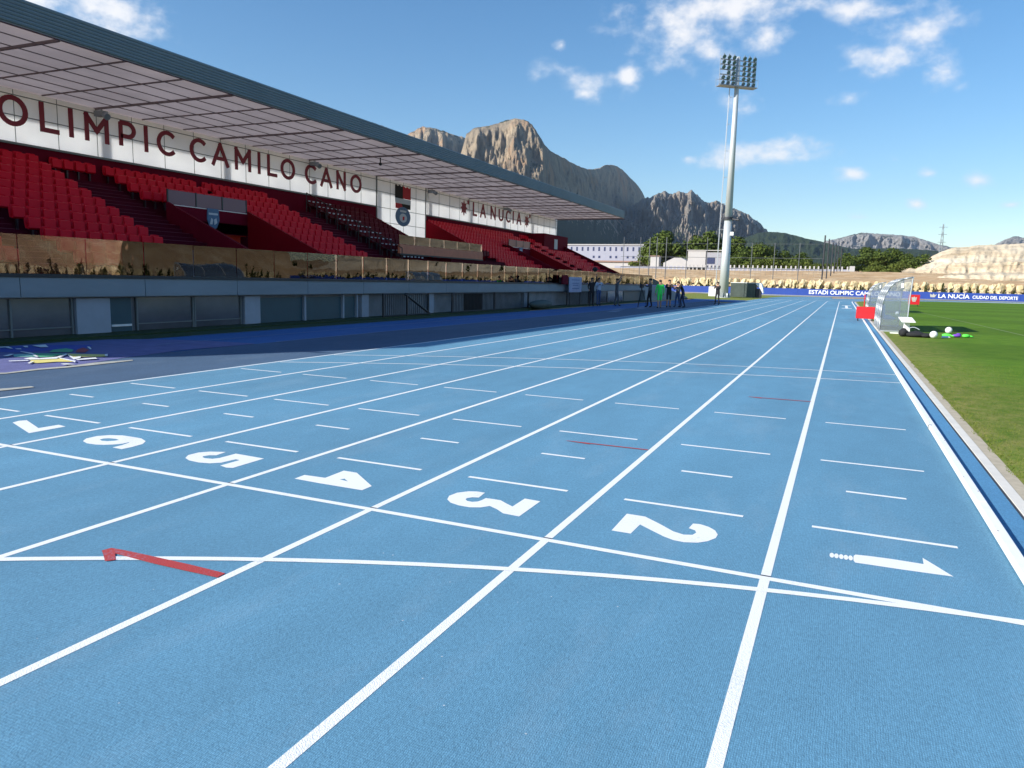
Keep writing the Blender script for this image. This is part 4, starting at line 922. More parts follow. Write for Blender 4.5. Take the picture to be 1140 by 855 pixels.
wall_text('wall_lettering', [('*',43.2,44.4),('L',45.14,45.78),('A',46.34,47.27),('N',48.13,49.01),('U',49.59,50.45),('C',50.95,51.85),('I',52.3,52.46),('A',53.1,54.04),('*',54.72,55.9)], 'dark red letters LA NUCIA between two flower emblems on the white wall')
# banner
root = empty('hanging_banner', (-25.93, 34.6, 4.9), label='red, black and blue supporters banner hanging on the white back wall', cat='banner')
def wav(y0, y1, z0, z1, top=False):
    n = 8; P = [(y0+(y1-y0)*i/n, z1+(0.05*math.sin(i*1.7) if top else 0)) for i in range(n+1)]
    return [(y0,z0),(y1,z0)] + P[::-1]
def ban(name, poly, m, x0=0.0, x1=0.02):
    b = MB(); b.prism_yz([(p[0], p[1]) for p in poly], x0, x1); return b.build(name, m, root)
ban('black_quarter', wav(0.2,1.05,1.30,2.05,True), M['opening']); ban('red_quarter', wav(1.05,1.95,1.32,2.02,True), M['cloth_red'])
ban('white_band', [(0.22,1.0),(1.95,1.0),(1.95,1.30),(0.2,1.30)], M['badge_pale'])
ban('red_patch', [(0.25,0.70),(1.1,0.70),(0.9,1.0),(0.25,1.0)], M['cloth_red'], 0.001, 0.023); ban('black_patch', [(1.1,0.70),(1.93,0.72),(1.93,1.0),(0.9,1.0)], M['opening'], 0.001, 0.022)
pts = [(1.08+0.84*math.cos(t), 0.24+0.58*math.sin(t)) for t in [rad(i*15) for i in range(24)]]
bd = ban('round_badge', pts, M['badge_blue'], 0.002, 0.03)
b = MB(); b.prism_yz([(1.08+0.42*math.cos(t), 0.16+0.27*math.sin(t)) for t in [rad(i*20) for i in range(18)]], 0.031, 0.035); b.prism_yz([(0.75,0.50),(1.4,0.50),(1.45,0.62),(0.7,0.62)],0.031,0.034)
b.build('badge_ring', M['badge_pale'], bd)
b = MB(); b.prism_yz([(1.0,-0.0),(1.2,0.05),(1.22,0.26),(1.0,0.24)], 0.036, 0.040); b.build('badge_centre', M['cloth_red'], bd)
# poster and red panel standing by the parapet
b = MB(); b.box(-0.03,0.03,0,2.35,0.0,0.86); root = empty('poster_board', (-16.05, 38.6, 0.83), label='tall pale lilac poster board leaning on the parapet beside the railing', cat='board')
b = MB(); b.box(-0.02,0.02,0,2.3,0,0.92); b.build('poster', mat('pale_lilac_poster',(0.38,0.42,0.58,1),0.7,var=0.12,vscale=3), root)
b = MB()
for z, y0, y1 in ((0.72,0.4,1.9),(0.52,0.5,1.7),(0.40,0.6,1.6),(0.2,0.5,1.8)): b.box(0.021,0.026,y0,y1,z,z+0.05)
b.build('print_lines', mat('poster_print',(0.14,0.18,0.36,1),0.7), root)
for yy in (0.15, 2.1):
    b = MB(); b.tube((0,yy,-0.82),(0,yy,0.02),0.025); b.build('leg', M['dark_metal'], root)
b = MB(); b.box(-0.04,0.04,0,0.95,0,0.55)
o = b.build('red_screen', M['maroon_wall']); o.location = (-16.1, 37.5, 1.30); tag(o, 'small dark red panel standing on the parapet beside the lilac poster', 'panel')

# ------------------------------------------------------------------ seats
def seat_parts():
    """one folding plastic seat, its back to -x, facing +x; origin at tread, centre of the seat"""
    W = 0.20
    back = MB(); n = 6
    prof = [(-0.10,0.40),(-0.13,0.50),(-0.155,0.66),(-0.165,0.78),(-0.15,0.81)]
    rows = []
    for (x, z) in prof:
        w = W*(1.0 if z < 0.75 else 0.86)
        rows.append([(x - 0.035*(1-(2*i/n-1)**2), -w+2*w*i/n, z - (0.02*(2*i/n-1)**4 if z > 0.7 else 0)) for i in range(n+1)])
    k = len(rows)
    for t in (0, 0.022):
        for r in rows:
            for p in r: back.v.append((p[0]+t, p[1], p[2]))
    m_ = (n+1); off = k*m_
    for j in range(k-1):
        for i in range(n):
            back.f.append((j*m_+i, (j+1)*m_+i, (j+1)*m_+i+1, j*m_+i+1))
            back.f.append((off+j*m_+i, off+j*m_+i+1, off+(j+1)*m_+i+1, off+(j+1)*m_+i))
    for j in range(k-1):
        back.f.append((j*m_, off+j*m_, off+(j+1)*m_, (j+1)*m_)); back.f.append((j*m_+n, (j+1)*m_+n, off+(j+1)*m_+n, off+j*m_+n))
    for i in range(n): back.f.append(((k-1)*m_+i, off+(k-1)*m_+i, off+(k-1)*m_+i+1, (k-1)*m_+i+1))
    back.m = [0]*len(back.f)
    pan = MB(); pan.prism_xz([(-0.08,0.40),(-0.03,0.37),(0.06,0.42),(0.05,0.72),(0.01,0.74),(-0.005,0.70),(0.0,0.46),(-0.06,0.44)], -0.178, 0.178)
    br = MB(); br.box(-0.14,-0.06,-0.03,0.03,0.0,0.44); br.box(-0.12,-0.05,-0.19,0.19,0.38,0.41)
    return back, pan, br
sb, sp, sr = seat_parts()
for q in (sb, sp, sr): q.v = [(p[0]*0.85, p[1]*0.90, p[2]*0.86) for p in q.v]
MS = {'red': (sb.mesh('seat_backrest', M['seat'], True), sp.mesh('seat_pan', M['seat']), sr.mesh('seat_bracket', M['seat_frame'])),
      'dark': (sb.mesh('seat_backrest_dark', M['seat_dark'], True), sp.mesh('seat_pan_dark', M['seat_dark']), sr.mesh('seat_bracket_dark', M['seat_frame']))}
PITCH = 0.425
BLK = [  # y0, y1, rows, kind, words that find the block
 (-5.8, 7.75, range(0,12), 'red', 'near aisle, camera side'),
 (9.15, 13.3, range(0,12), 'red', 'near aisle, before the stair well'),
 (15.35, 19.9, range(8,12), 'red', 'stair well aisle, over the badge'),
 (13.35, 15.3, range(11,12), 'red', 'near aisle, over the stair well steps'),
 (19.95, 24.0, range(0,12), 'red', 'near stair well, beyond it'),
 (26.7, 31.5, range(4,12), 'dark', 'railed aisle, in the dark block'),
 (26.7, 36.8, range(0,2), 'red', 'railed aisle, under the glass balcony'),
 (36.9, 38.4, range(0,2), 'red', 'just past the press balcony'),
 (38.7, 44.8, range(0,12), 'red', 'press recess, beyond it'),
 (44.8, 49.1, range(8,12), 'red', 'above the far stair well'),
 (49.15, 52.4, range(0,12), 'red', 'right of the far stair well'),
 (53.6, 55.5, range(0,12), 'red', 'before the red stair head box'),
 (55.5, 60.3, range(0,8), 'red', 'at the far end of the stand'),
 (33.0, 38.2, range(4,5), 'dark', 'on the press platform')]
ORD = ['first','second','third','fourth','fifth','sixth','seventh','eighth','ninth','tenth','eleventh','twelfth','thirteenth','fourteenth','fifteenth','sixteenth','seventeenth','eighteenth','nineteenth','twentieth','twenty-first','twenty-second','twenty-third','twenty-fourth','twenty-fifth','twenty-sixth','twenty-seventh','twenty-eighth','twenty-ninth','thirtieth','thirty-first','thirty-second','thirty-third','thirty-fourth','thirty-fifth']
seats = []
for bi, (a, c, rows, kind, words_) in enumerate(BLK):
    n = int((c-a)/PITCH)
    for r in rows:
        for i in range(n):
            yy = c - PITCH*(i+0.5) if bi == 0 else a + PITCH*(i+0.5)
            x = XF-DEP*r-0.42; z = zrow(r)
            if words_ == 'on the press platform': x, z = -21.2, 2.55
            seats.append((x, yy, z, kind, r, i, words_, bi))
def in_view(s):   # inside the frame's left edge, roughly
    d = Vector((s[0], s[1], s[2]+0.6)) - CAM
    return math.degrees(math.atan2(-d.x, d.y)) < 57.6 and d.y > 0
vis = sorted([s for s in seats if in_view(s)], key=lambda s: (Vector(s[:3])-CAM).length)
solo, rest = vis[:300], vis[300:] + [s for s in seats if not in_view(s)]
for (x, y, z, kind, r, i, wd, bi) in solo:
    root = empty('stadium_seat', (x, y, z))
    colr = 'Red' if kind == 'red' else 'Dark red'
    side = 'first aisle side' if bi == 0 else 'left end'
    tag(root, f'{colr.lower()} seat, {ORD[r]} row up, {ORD[i]} from the {wd}', 'seat', 'seats bolted to the grandstand terrace')
    for nm, me in zip(('backrest','seat_pan','bracket'), MS[kind]):
        link(nm, me, root)
for kind in ('red', 'dark'):
    b = MB()
    for (x, y, z, kd, r, i, wd, bi) in rest:
        if kd != kind: continue
        T = Matrix.Translation((x, y, z))
        for p in (sb, sp): b.add(p, T)
    if b.v: tag(b.build('distant_seats' if kind == 'red' else 'distant_dark_seats', M['seat' if kind == 'red' else 'seat_dark']), 'rows of red folding seats farther along the terrace' if kind == 'red' else 'rows of dark seats beside the press recess', 'seats', kind='stuff')
# ------------------------------------------------------------------ dugouts
def dugout(x, y, ln, label):
    root = empty('team_dugout', (x, y, 0), label=label, cat='dugout', group='clear curved dugouts by the pitch')
    # profile in xz: back foot near the track, curving up and over towards the pitch
    prof = [(0.0,0.0),(0.0,0.5),(0.02,0.95),(0.08,1.28),(0.20,1.55),(0.38,1.75),(0.62,1.87),(0.90,1.93)]
    def shell(y0, y1, t=0.008):
        b = MB()
        for (a, c) in zip(prof[:-1], prof[1:]):
            d = Vector((c[0]-a[0], c[1]-a[1])).normalized(); n = Vector((d.y, -d.x))*t
            b.prism_xz([a, c, (c[0]+n.x, c[1]+n.y), (a[0]+n.x, a[1]+n.y)], y0, y1)
        return b
    n = 3; w = ln/n
    for i in range(n): shell(w*i+0.03, w*(i+1)-0.03).build('curved_panel', M['dugout_glass'], root)
    for i in range(n+1):
        b = MB(); b.path([(p[0]-0.012, w*i, p[1]) for p in prof], 0.028 if i in (0, n) else 0.022, 6); b.build('arch_rib', M['dug_frame'], root, smooth=True)
    side = prof + [(0.90,1.90),(0.86,1.2),(0.84,0.02)]
    for yy in (0.0, ln):
        b = MB(); b.prism_xz(side, yy-0.004, yy+0.004); b.build('side_panel', M['dugout_glass'], root)
        b = MB(); b.path([(0.90,yy,1.93),(0.86,yy,1.2),(0.84,yy,0.0)], 0.022, 6); b.build('front_post', M['dug_frame'], root)
    b = MB(); b.box(0.0,0.05,0,ln,0,0.05); b.box(0.0,0.86,-0.02,0.02,0,0.05); b.box(0.0,0.86,ln-0.02,ln+0.02,0,0.05); b.tube((0.91,0,1.93),(0.91,ln,1.93),0.025); b.tube((-0.01,0,0.5),(-0.01,ln,0.5),0.018); b.build('base_frame', M['dug_frame'], root)
    b = MB(); b.box(0.55,0.63,-0.03,-0.015,1.55,1.72); b.build('white_sticker', M['white_plastic'], root)
    b = MB(); b.box(0.12,0.42,0.1,ln-0.1,0.40,0.43); bench = b.build('bench', M['dug_frame'], root)
    m = 6
    for i in range(m):
        yy = 0.35+(ln-0.7)*i/(m-1)
        b = MB(); b.box(0.14,0.50,yy-0.21,yy+0.21,0.44,0.48)
        b.prism_xz([(0.10,0.48),(0.14,0.48),(0.12,0.95),(0.08,0.95)], yy-0.21, yy+0.21)
        b.build('seat', M['blue_seat'], root)
    return root
dugout(0.34, 25.6, 4.3, 'near curved clear dugout with silver ribs and light blue seats inside')
dugout(0.62, 49.5, 4.6, 'farther curved clear dugout behind the near one and the red board')
# small white pedestal table
root = empty('pedestal_table', (1.12, 24.75, 0), rz=rad(8), label='small white pedestal table on the grass in front of the near dugout', cat='table')
b = MB(); b.prism_yz([(-0.30,0.40),(0.30,0.53),(0.30,0.56),(-0.30,0.43)], -0.22, 0.20); b.build('table_top', M['white_plastic'], root)
b = MB(); b.prism_xz([(-0.10,0.02),(0.10,0.02),(0.07,0.46),(-0.07,0.48)], -0.07, 0.07); b.build('pedestal', M['white_plastic'], root)
b = MB(); b.box(-0.16,0.16,-0.14,0.14,0,0.025); b.build('foot_plate', M['white_plastic'], root)
b = MB(); b.box(0,0.34,0,0.22,0,0.03); o = b.build('base_plate', M['white_plastic']); o.location = (0.62, 24.5, 0.005); tag(o, 'flat white plate lying on the grass at the dugout corner', 'plate')
# black bags
root = empty('sports_bag', (1.25, 22.9, 0), label='black sports bag lying on the grass before the white pedestal table', cat='bag')
b = MB(); b.ball((0,0,0.09),0.12,3.0,1.3,0.75,18,10,0,0.10); b.ball((-0.34,0.02,0.13),0.14,1.0,1.1,1.0,12,8,0,0.12); b.ball((0.30,-0.05,0.07),0.10,1.5,1.2,0.7,12,8,0,0.14); b.ball((0.05,0.10,0.13),0.10,1.6,1,0.8,12,8,0,0.14); b.build('bag_body', M['black_cloth'], root, smooth=True)
b = MB(); b.path([(-0.25+0.07*i, -0.05, 0.25+0.07*math.sin(i*math.pi/5)) for i in range(6)], 0.012); b.build('strap', M['badge_pale'], root)
def football(x, y, label):
    root = empty('football', (x, y, 0.004), label=label, cat='ball')
    me = bpy.data.meshes.new('ball'); bm = bmesh.new(); bmesh.ops.create_icosphere(bm, subdivisions=3, radius=0.115)
    bmesh.ops.translate(bm, verts=bm.verts, vec=(0,0,0.115))
    for f in bm.faces: f.smooth = True
    bm.to_mesh(me); bm.free(); me.materials.append(M['white_plastic']); link('cover', me, root)
    b = MB()
    for t, p in ((0.3,0.4),(2.0,-0.3),(3.4,0.5),(4.8,-0.1),(1.1,1.1)):
        c = Vector((math.cos(t)*math.cos(p), math.sin(t)*math.cos(p), math.sin(p))); u = c.orthogonal().normalized(); w = c.cross(u)
        b.face([tuple(Vector((0,0,0.115)) + (c*0.1165 + (u*math.cos(k*1.2566)+w*math.sin(k*1.2566))*0.036).normalized()*0 + c*0.112 + (u*math.cos(k*1.2566)+w*math.sin(k*1.2566))*0.034) for k in range(5)])
    b.build('patches', M['badge_pale'], root)
football(1.75, 22.75, 'white football on the grass beside the black sports bag')
football(2.55, 26.2, 'white football on the grass behind the green and purple gloves')
football(2.05, 45.0, 'small white football by the far edge of the near dugout')
root = empty('drink_bottle', (1.98, 22.75, 0.03), label='blue and white drink bottle lying next to the nearer football', cat='bottle')
b = MB(); b.tube((0,0,0.03),(0.17,0.02,0.03),0.035,0.035,12); b.build('bottle_body', M['badge_blue'], root); b = MB(); b.tube((0.17,0.02,0.03),(0.23,0.027,0.03),0.03,0.012,12); b.build('cap', M['white_plastic'], root)
for i, (x, y, mm, lab) in enumerate(((2.24,23.9,'neon_green','bright green goalkeeper glove nearest the footballs'),(2.52,23.9,'violet','purple folded cloth between two bright green gloves'),(2.80,24.0,'neon_green','bright green goalkeeper glove on the far side of the purple cloth'))):
    root = empty('goalkeeper_glove' if mm != 'violet' else 'folded_cloth', (x, y, 0.01), rz=0.3*i, label=lab, cat='glove' if mm != 'violet' else 'cloth')
    b = MB(); b.ball((0,0,0.05),0.10,1.4,0.9,0.55,12,8,0,0.08)
    if mm != 'violet':
        for k in range(4): b.tube((0.10,-0.06+0.04*k,0.05),(0.23-0.015*abs(k-1.5),-0.08+0.055*k,0.03),0.02,0.015)
        b.tube((0.02,0.08,0.05),(0.10,0.15,0.03),0.02,0.016)
    else: b.ball((0.06,0.02,0.09),0.07,1.2,1,0.6,10,6,0,0.12)
    b.build('padding', M[mm], root, smooth=True)
# red boards and posts
root = empty('red_signboard', (0.08, 34.6, 0), rz=rad(-4), label='red rectangular board standing across the white kerb before the dugouts', cat='board')
b = MB(); b.box(-0.40,0.40,-0.02,0.02,0.10,0.66); b.build('board', M['red_board'], root, bevel=0.01)
b = MB()
for x in (-0.3,0.3): b.prism_yz([(-0.2,0.0),(0.2,0.0),(0.02,0.12),(-0.02,0.12)], x-0.02, x+0.02)
b.build('feet', M['dark_metal'], root)
root = empty('corner_post', (0.42, 51.5, 0), label='slim dark red post beside the far dugout', cat='post')
b = MB(); b.tube((0,0,0),(0,0,1.1),0.035); b.build('pole', M['red_board'], root); b = MB(); b.box(-0.12,0.12,-0.1,0.1,0,0.04); b.build('foot', M['dark_metal'], root)
root = empty('crest_sign', (5.1, 74.0, 0), label='square red sign with a pale crest standing at the far end of the pitch', cat='sign')
b = MB(); b.box(-0.46,0.46,-0.03,0.03,0.15,1.05); b.build('panel', M['red_board'], root, bevel=0.01)
b = MB(); b.prism_xz([(-0.18,0.55),(0.18,0.55),(0.22,0.85),(0.08,0.78),(0,0.9),(-0.08,0.78),(-0.22,0.85)], -0.045, -0.032); b.prism_xz([(-0.12,0.42),(0.12,0.42),(0.16,0.53),(-0.16,0.53)], -0.045, -0.032); b.build('crest', M['m_sand'], root)
b = MB(); b.box(-0.35,-0.3,-0.02,0.02,0,0.15); b.box(0.3,0.35,-0.02,0.02,0,0.15); b.build('feet', M['dark_metal'], root)

# ------------------------------------------------------------------ perimeter advertising boards
YB = 132.3; LN0, LN1, LN2, LN3 = 13.0, 17.3, 17.7, 23.7
root = empty('perimeter_board', (0, YB, 0), label='long blue perimeter board with white stadium name lettering behind the bend', cat='board')
BH0, BH1 = 0.10, 1.22
x = -40.0
while x < 84:
    b = MB(); b.box(x+0.01, x+3.99, -0.04, 0.04, BH0, BH1); b.build('board_panel', M['blue_board'], root); x += 4
b = MB()
x = -40.0
while x <= 84: b.box(x-0.04, x+0.04, 0.04, 0.5, 0, 1.1); x += 4
b.box(-40, 84, -0.06, 0.06, 0, 0.10); b.build('board_supports', M['grey_metal'], root)
def text_mesh(name, s, x0, x1, z, h, m, parent, y=-0.075, ext=0.012, bold=0.014):
    cu = bpy.data.curves.new(name, 'FONT'); cu.body = s; cu.size = 1.0; cu.extrude = ext; cu.offset = bold
    o = bpy.data.objects.new('tmp', cu); COL.objects.link(o)
    dg = bpy.context.evaluated_depsgraph_get()
    me = bpy.data.meshes.new_from_object(o.evaluated_get(dg)); bpy.data.objects.remove(o)
    me.materials.clear(); me.materials.append(m)
    xa = min(v.co.x for v in me.vertices); xb = max(v.co.x for v in me.vertices)
    za = min(v.co.y for v in me.vertices); zb = max(v.co.y for v in me.vertices)
    for v in me.vertices:
        X, Z, Y = v.co.x, v.co.y, v.co.z
        v.co = (x0+(X-xa)/(xb-xa)*(x1-x0), y-Y, z+(Z-za)/(zb-za)*h)
    me.flip_normals(); me.update()
    return link(name, me, parent)
def bx(px):  # where a view line meets the board's plane (measured once, kept as metres)
    return px
text_mesh('lettering', 'ESTADI OLIMPIC CAMILO CANO', -6.2, 7.6, 0.36, 0.66, M['board_white'], root)
text_mesh('lettering', 'LA NUCÍA', LN0, LN1, 0.32, 0.80, M['board_white'], root)
text_mesh('lettering', 'CIUDAD DEL DEPORTE', LN2, LN3, 0.34, 0.50, M['board_white'], root)
b = MB(); b.prism_xz([(LN0-1.1,0.4),(LN0-0.5,0.4),(LN0-0.2,0.9),(LN0-0.5,0.75),(LN0-0.7,1.0),(LN0-0.85,0.75),(LN0-1.2,0.95)], -0.075, -0.05); b.build('flower_logo', M['m_sand'], root)

# ------------------------------------------------------------------ floodlight mast
root = empty('floodlight_mast', (-14.0, 88.0, 0.0), label='tall tapering steel floodlight mast with six rows of lamps', cat='floodlight')
b = MB(); b.tube((0,0,0),(0,0,9),0.56,0.44,24); b.tube((0,0,9),(0,0,27.4),0.44,0.21,24)
for i in range(16):
    t = 2*math.pi*i/16; b.tube((0.72*math.cos(t),0.72*math.sin(t),0),(0.72*math.cos(t),0.72*math.sin(t),0.22),0.04)
b.tube((0,0,0),(0,0,0.06),0.85,0.85,24)
for i in range(8):
    t = 2*math.pi*i/8; c, s = math.cos(t), math.sin(t); b.prism([(0.55*c-0.02*s,0.55*s+0.02*c),(0.82*c-0.02*s,0.82*s+0.02*c),(0.82*c+0.02*s,0.82*s-0.02*c),(0.55*c+0.02*s,0.55*s-0.02*c)], 0.05, 0.55)
b.build('pole', M['mast'], root, smooth=False)
me = root.children[0].data
me.polygons.foreach_set('use_smooth', [len(p.vertices) == 4 and p.area > 0.05 for p in me.polygons])
b = MB(); b.tube((-0.95,0.05,1.5),(-0.75,0.05,26),0.025); b.tube((-0.95,-0.35,1.5),(-0.75,-0.35,26),0.025)
z = 1.5
while z < 26: b.tube((-0.95+0.2*(z-1.5)/24.5,0.05,z),(-0.95+0.2*(z-1.5)/24.5,-0.35,z),0.014,seg=5); z += 0.35
z = 2
while z < 26: b.tube((-0.9+0.2*(z-1.5)/24.5,-0.15,z),(-0.4,-0.1,z),0.03,seg=5); z += 3
b.build('ladder', M['ladder'], root)
b = MB(); b.tube((0,0,9.1),(0,0,9.4),0.58,0.58,20); b.tube((0.4,-0.2,9.2),(1.3,-0.5,9.05),0.10,0.14,10); b.build('camera_bracket', M['black_pole'], root)
b = MB(); b.box(0.4,0.75,-0.35,-0.1,7.3,7.7); b.build('junction_box', M['white_plastic'], root)
head = Matrix.Translation((0,0,0)) @ Matrix.Rotation(rad(38), 4, 'Z')
b = MB(); b2 = MB()
for z in (27.0, 26.45, 25.9, 25.35, 24.8, 24.25): b2.box(-2.3,2.3,-0.10,0.02,z-0.05,z+0.05)
for x in (-2.3,-1.3,1.3,2.3): b2.tube((x,-0.05,24.2),(x,-0.05,27.4),0.03)
b2.box(-2.4,2.4,-0.5,0.5,24.06,24.12)
for x in (-2.4,2.4): b2.tube((x,-0.5,24.1),(x,-0.5,24.9),0.02); b2.tube((x,0.5,24.1),(x,0.5,24.9),0.02)
b2.tube((-2.4,-0.5,24.9),(2.4,-0.5,24.9),0.02); b2.tube((-2.4,0.5,24.9),(2.4,0.5,24.9),0.02)
b.add(b2, head); b.build('lamp_frame', M['grey_metal'], root)
body = MB(); body.tube((0,0.10,0),(0,-0.14,-0.04),0.11,0.235,14); lens = MB(); lens.tube((0,-0.142,-0.04),(0,-0.165,-0.045),0.23,0.215,14); body.box(-0.04,0.04,0.0,0.12,-0.26,0.26)
bme = body.mesh('floodlight', M['lamp_body']); lme = lens.mesh('lens', M['lamp_glass'])
for r, z in enumerate((27.3, 26.74, 26.18, 25.62, 25.06, 24.5)):
    for x in (-1.95,-1.3,-0.65,0.65,1.3,1.95):
        if r == 3 and x == -1.95: continue
        o = link('floodlight', bme, root); o.matrix_local = head @ Matrix.Translation((x,-0.18,z)) @ Matrix.Rotation(rad(28),4,'X')
        l = link('lens', lme, o)

# equipment shelter beside the mast
root = empty('equipment_cage', (-12.05, 92.0, 0), label='dark green covered equipment cage on the grass beside the mast', cat='equipment shelter')
b = MB(); b.box(-1.6,1.35,-0.8,0.8,0.08,1.80); b.build('cover', M['green_box'], root, bevel=0.03)
b = MB(); b.box(-1.62,1.5,-0.83,0.83,1.80,1.87); b.build('white_rim', M['white_plastic'], root)
b = MB(); b.box(1.40,1.98,-0.7,0.6,0.08,1.15); b.build('dark_end', M['black_pole'], root)
b = MB(); b.prism_xz([(1.5,1.86),(1.35,1.7),(1.9,1.15),(2.2,0.6),(2.28,0.65),(2.15,1.3),(1.95,1.84)], -0.75, 0.7); b.build('draped_sheet', M['white_tarp'], root)
root = empty('white_panel_stack', (-17.2, 97, 0), label='upright white panels leaning together beyond the ramp wall', cat='panel')
b = MB(); b.box(0,0.9,0,0.06,0,1.25); b.box(0.5,1.5,0.15,0.2,0,0.85); b.build('boards', M['white_plastic'], root)

# ------------------------------------------------------------------ people
def skin_mesh(verts, edges, radii, sub=1):
    me = bpy.data.meshes.new('tmp'); me.from_pydata([tuple(v) for v in verts], edges, [])
    o = bpy.data.objects.new('tmp', me); COL.objects.link(o)
    o.modifiers.new('skin', 'SKIN')
    for i, d in enumerate(me.skin_vertices[0].data):
        r = radii[i]; d.radius = (r, r) if not isinstance(r, tuple) else r; d.use_root = (i == 0)
    s = o.modifiers.new('sub', 'SUBSURF'); s.levels = sub; s.render_levels = sub
    dg = bpy.context.evaluated_depsgraph_get()
    res = bpy.data.meshes.new_from_object(o.evaluated_get(dg)); bpy.data.objects.remove(o); bpy.data.meshes.remove(me)
    return res
def person(x, y, face, label, top, legs, bare_legs=False, arms='down', lean=0.0, hair=True, h=1.75, bare_arms=False, z=0.0):
    k = h/1.75
    root = empty('person', (x, y, z), rz=rad(face), label=label, cat='person')
    J = {}
    J['pelvis'] = Vector((0,0,0.95)); dz = lean
    J['spine'] = Vector((0,0.10*dz,1.14)); J['chest'] = Vector((0,0.26*dz,1.36-0.03*dz)); J['neck'] = Vector((0,0.38*dz,1.50-0.07*dz))
    J['head'] = Vector((0,0.02+0.46*dz,1.60-0.10*dz)); J['crown'] = Vector((0,0.02+0.50*dz,1.70-0.12*dz))
    ch = J['chest']
    for s, n in ((-1,'l'),(1,'r')):
        J['sh'+n] = ch+Vector((s*0.18,0,0.06))
        step = 0.10*s
        J['hip'+n] = Vector((s*0.09,0,0.90)); J['kn'+n] = Vector((s*0.10,0.03+step*0.6+0.08*dz,0.50)); J['an'+n] = Vector((s*0.11,step-0.02,0.09)); J['toe'+n] = Vector((s*0.13,step+0.15,0.04))
        if arms == 'down': e, w, hd = (s*0.24,-0.02,-0.24), (s*0.25,0.06,-0.48), (s*0.25,0.09,-0.58)
        elif arms == 'up': e, w, hd = (s*0.26,0.12,0.16), (s*0.16,0.22,0.38), (s*0.13,0.25,0.46)
        elif arms == 'front': e, w, hd = (s*0.24,0.10,-0.18), (s*0.12,0.32,-0.10), (s*0.09,0.40,-0.08)
        elif arms == 'one_up':
            e, w, hd = ((s*0.25,0.06,0.14),(s*0.22,0.12,0.40),(s*0.22,0.14,0.48)) if s < 0 else ((s*0.24,0.02,-0.24),(s*0.2,0.14,-0.40),(s*0.2,0.2,-0.44))
        J['el'+n] = ch+Vector(e)+Vector((0,0,0.06)); J['wr'+n] = ch+Vector(w)+Vector((0,0,0.06)); J['hd'+n] = ch+Vector(hd)+Vector((0,0,0.06))
    names = list(J); idx = {n: i for i, n in enumerate(names)}
    Rr = {'pelvis':(0.155,0.11),'spine':(0.14,0.10),'chest':(0.165,0.115),'neck':0.058,'head':(0.083,0.105),'crown':(0.06,0.075)}
    for n in 'lr': Rr.update({'sh'+n:0.065,'el'+n:0.046,'wr'+n:0.032,'hd'+n:(0.04,0.022),'hip'+n:0.095,'kn'+n:0.062,'an'+n:0.045,'toe'+n:(0.045,0.035)})
    E_ = [('pelvis','spine'),('spine','chest'),('chest','neck'),('neck','head'),('head','crown')]
    for n in 'lr': E_ += [('chest','sh'+n),('sh'+n,'el'+n),('el'+n,'wr'+n),('wr'+n,'hd'+n),('pelvis','hip'+n),('hip'+n,'kn'+n),('kn'+n,'an'+n),('an'+n,'toe'+n)]
    me = skin_mesh([J[n]*k for n in names], [(idx[a], idx[c]) for a, c in E_], [tuple(q*k for q in Rr[n]) if isinstance(Rr[n], tuple) else Rr[n]*k for n in names], 1)
    bm = bmesh.new(); bm.from_mesh(me)
    # fingers and thumb, nose and ears, joined into the one body mesh
    extra = MB()
    for n, s in (('l',-1),('r',1)):
        hd = J['hd'+n]; d = (hd-J['wr'+n]).normalized(); u = d.cross(Vector((0,1,0.01))).normalized(); w = d.cross(u)
        for f_ in range(4):
            a = hd + u*(f_-1.5)*0.019; L_ = (0.062,0.072,0.068,0.052)[f_]; m_ = a+d*L_*0.6; e = m_+(d*0.6+w*0.5)*L_*0.5
            extra.tube(a*k, m_*k, 0.009, 0.008, 6); extra.tube(m_*k, e*k, 0.008, 0.006, 6)
        a = hd - d*0.04 + u*(-s)*0.03; extra.tube(a*k, (a+d*0.035+u*(-s)*0.03)*k, 0.011, 0.009, 6)
    hc = J['head']; extra.ball((hc+Vector((0,0.10,-0.01)))*k, 0.016, 0.8, 1.2, 1.5, 6, 5)
    for s in (-1, 1): extra.ball((hc+Vector((s*0.083,0,0)))*k, 0.022, 0.5, 0.9, 1.4, 6, 5)
    base = len(bm.verts); vs = [bm.verts.new(p) for p in extra.v]
    for q in extra.f:
        try: bm.faces.new([vs[i] for i in q])
        except ValueError: pass
    bm.to_mesh(me); bm.free()
    mats = [M['skin'], top, legs, M['cloth_black']]
    for m in mats: me.materials.append(m)
    def near(p):
        best = None
        for a, c in E_:
            A, B = J[a]*k, J[c]*k; t = max(0, min(1, (p-A).dot(B-A)/(B-A).length_squared)); d = (p-(A+(B-A)*t)).length
            if best is None or d < best[0]: best = (d, a, c, t)
        return best[1], best[2], best[3]
    for p in me.polygons:
        a, c, t = near(p.center); p.use_smooth = True
        if c in ('head','crown') or (c == 'neck' and t > 0.7): mi = 0
        elif c[:2] == 'hd': mi = 0
        elif c[:2] in ('el','wr'): mi = 0 if (bare_arms and c[:2] == 'wr') else 1
        elif c[:3] == 'toe': mi = 3
        elif c[:2] in ('kn','an','hi'): mi = 0 if (bare_legs and (c[:2] == 'an')) else 2
        elif a == 'pelvis' and t < 0.35: mi = 2
        else: mi = 1
        p.material_index = mi
    link('body', me, root)
    if hair:
        b = MB(); hc = J['crown']*k; b.ball(hc+Vector((0,-0.015,-0.03))*k, 0.098*k, 0.92, 1.08, 0.85, 12, 8)
        b.v = [(v[0], v[1]-(0.02 if v[2] < hc.z-0.04 else 0), v[2]) for v in b.v]
        b.build('hair', M['hair'], root, smooth=True)
    # eyes, mouth
    b = MB(); hc = J['head']*k
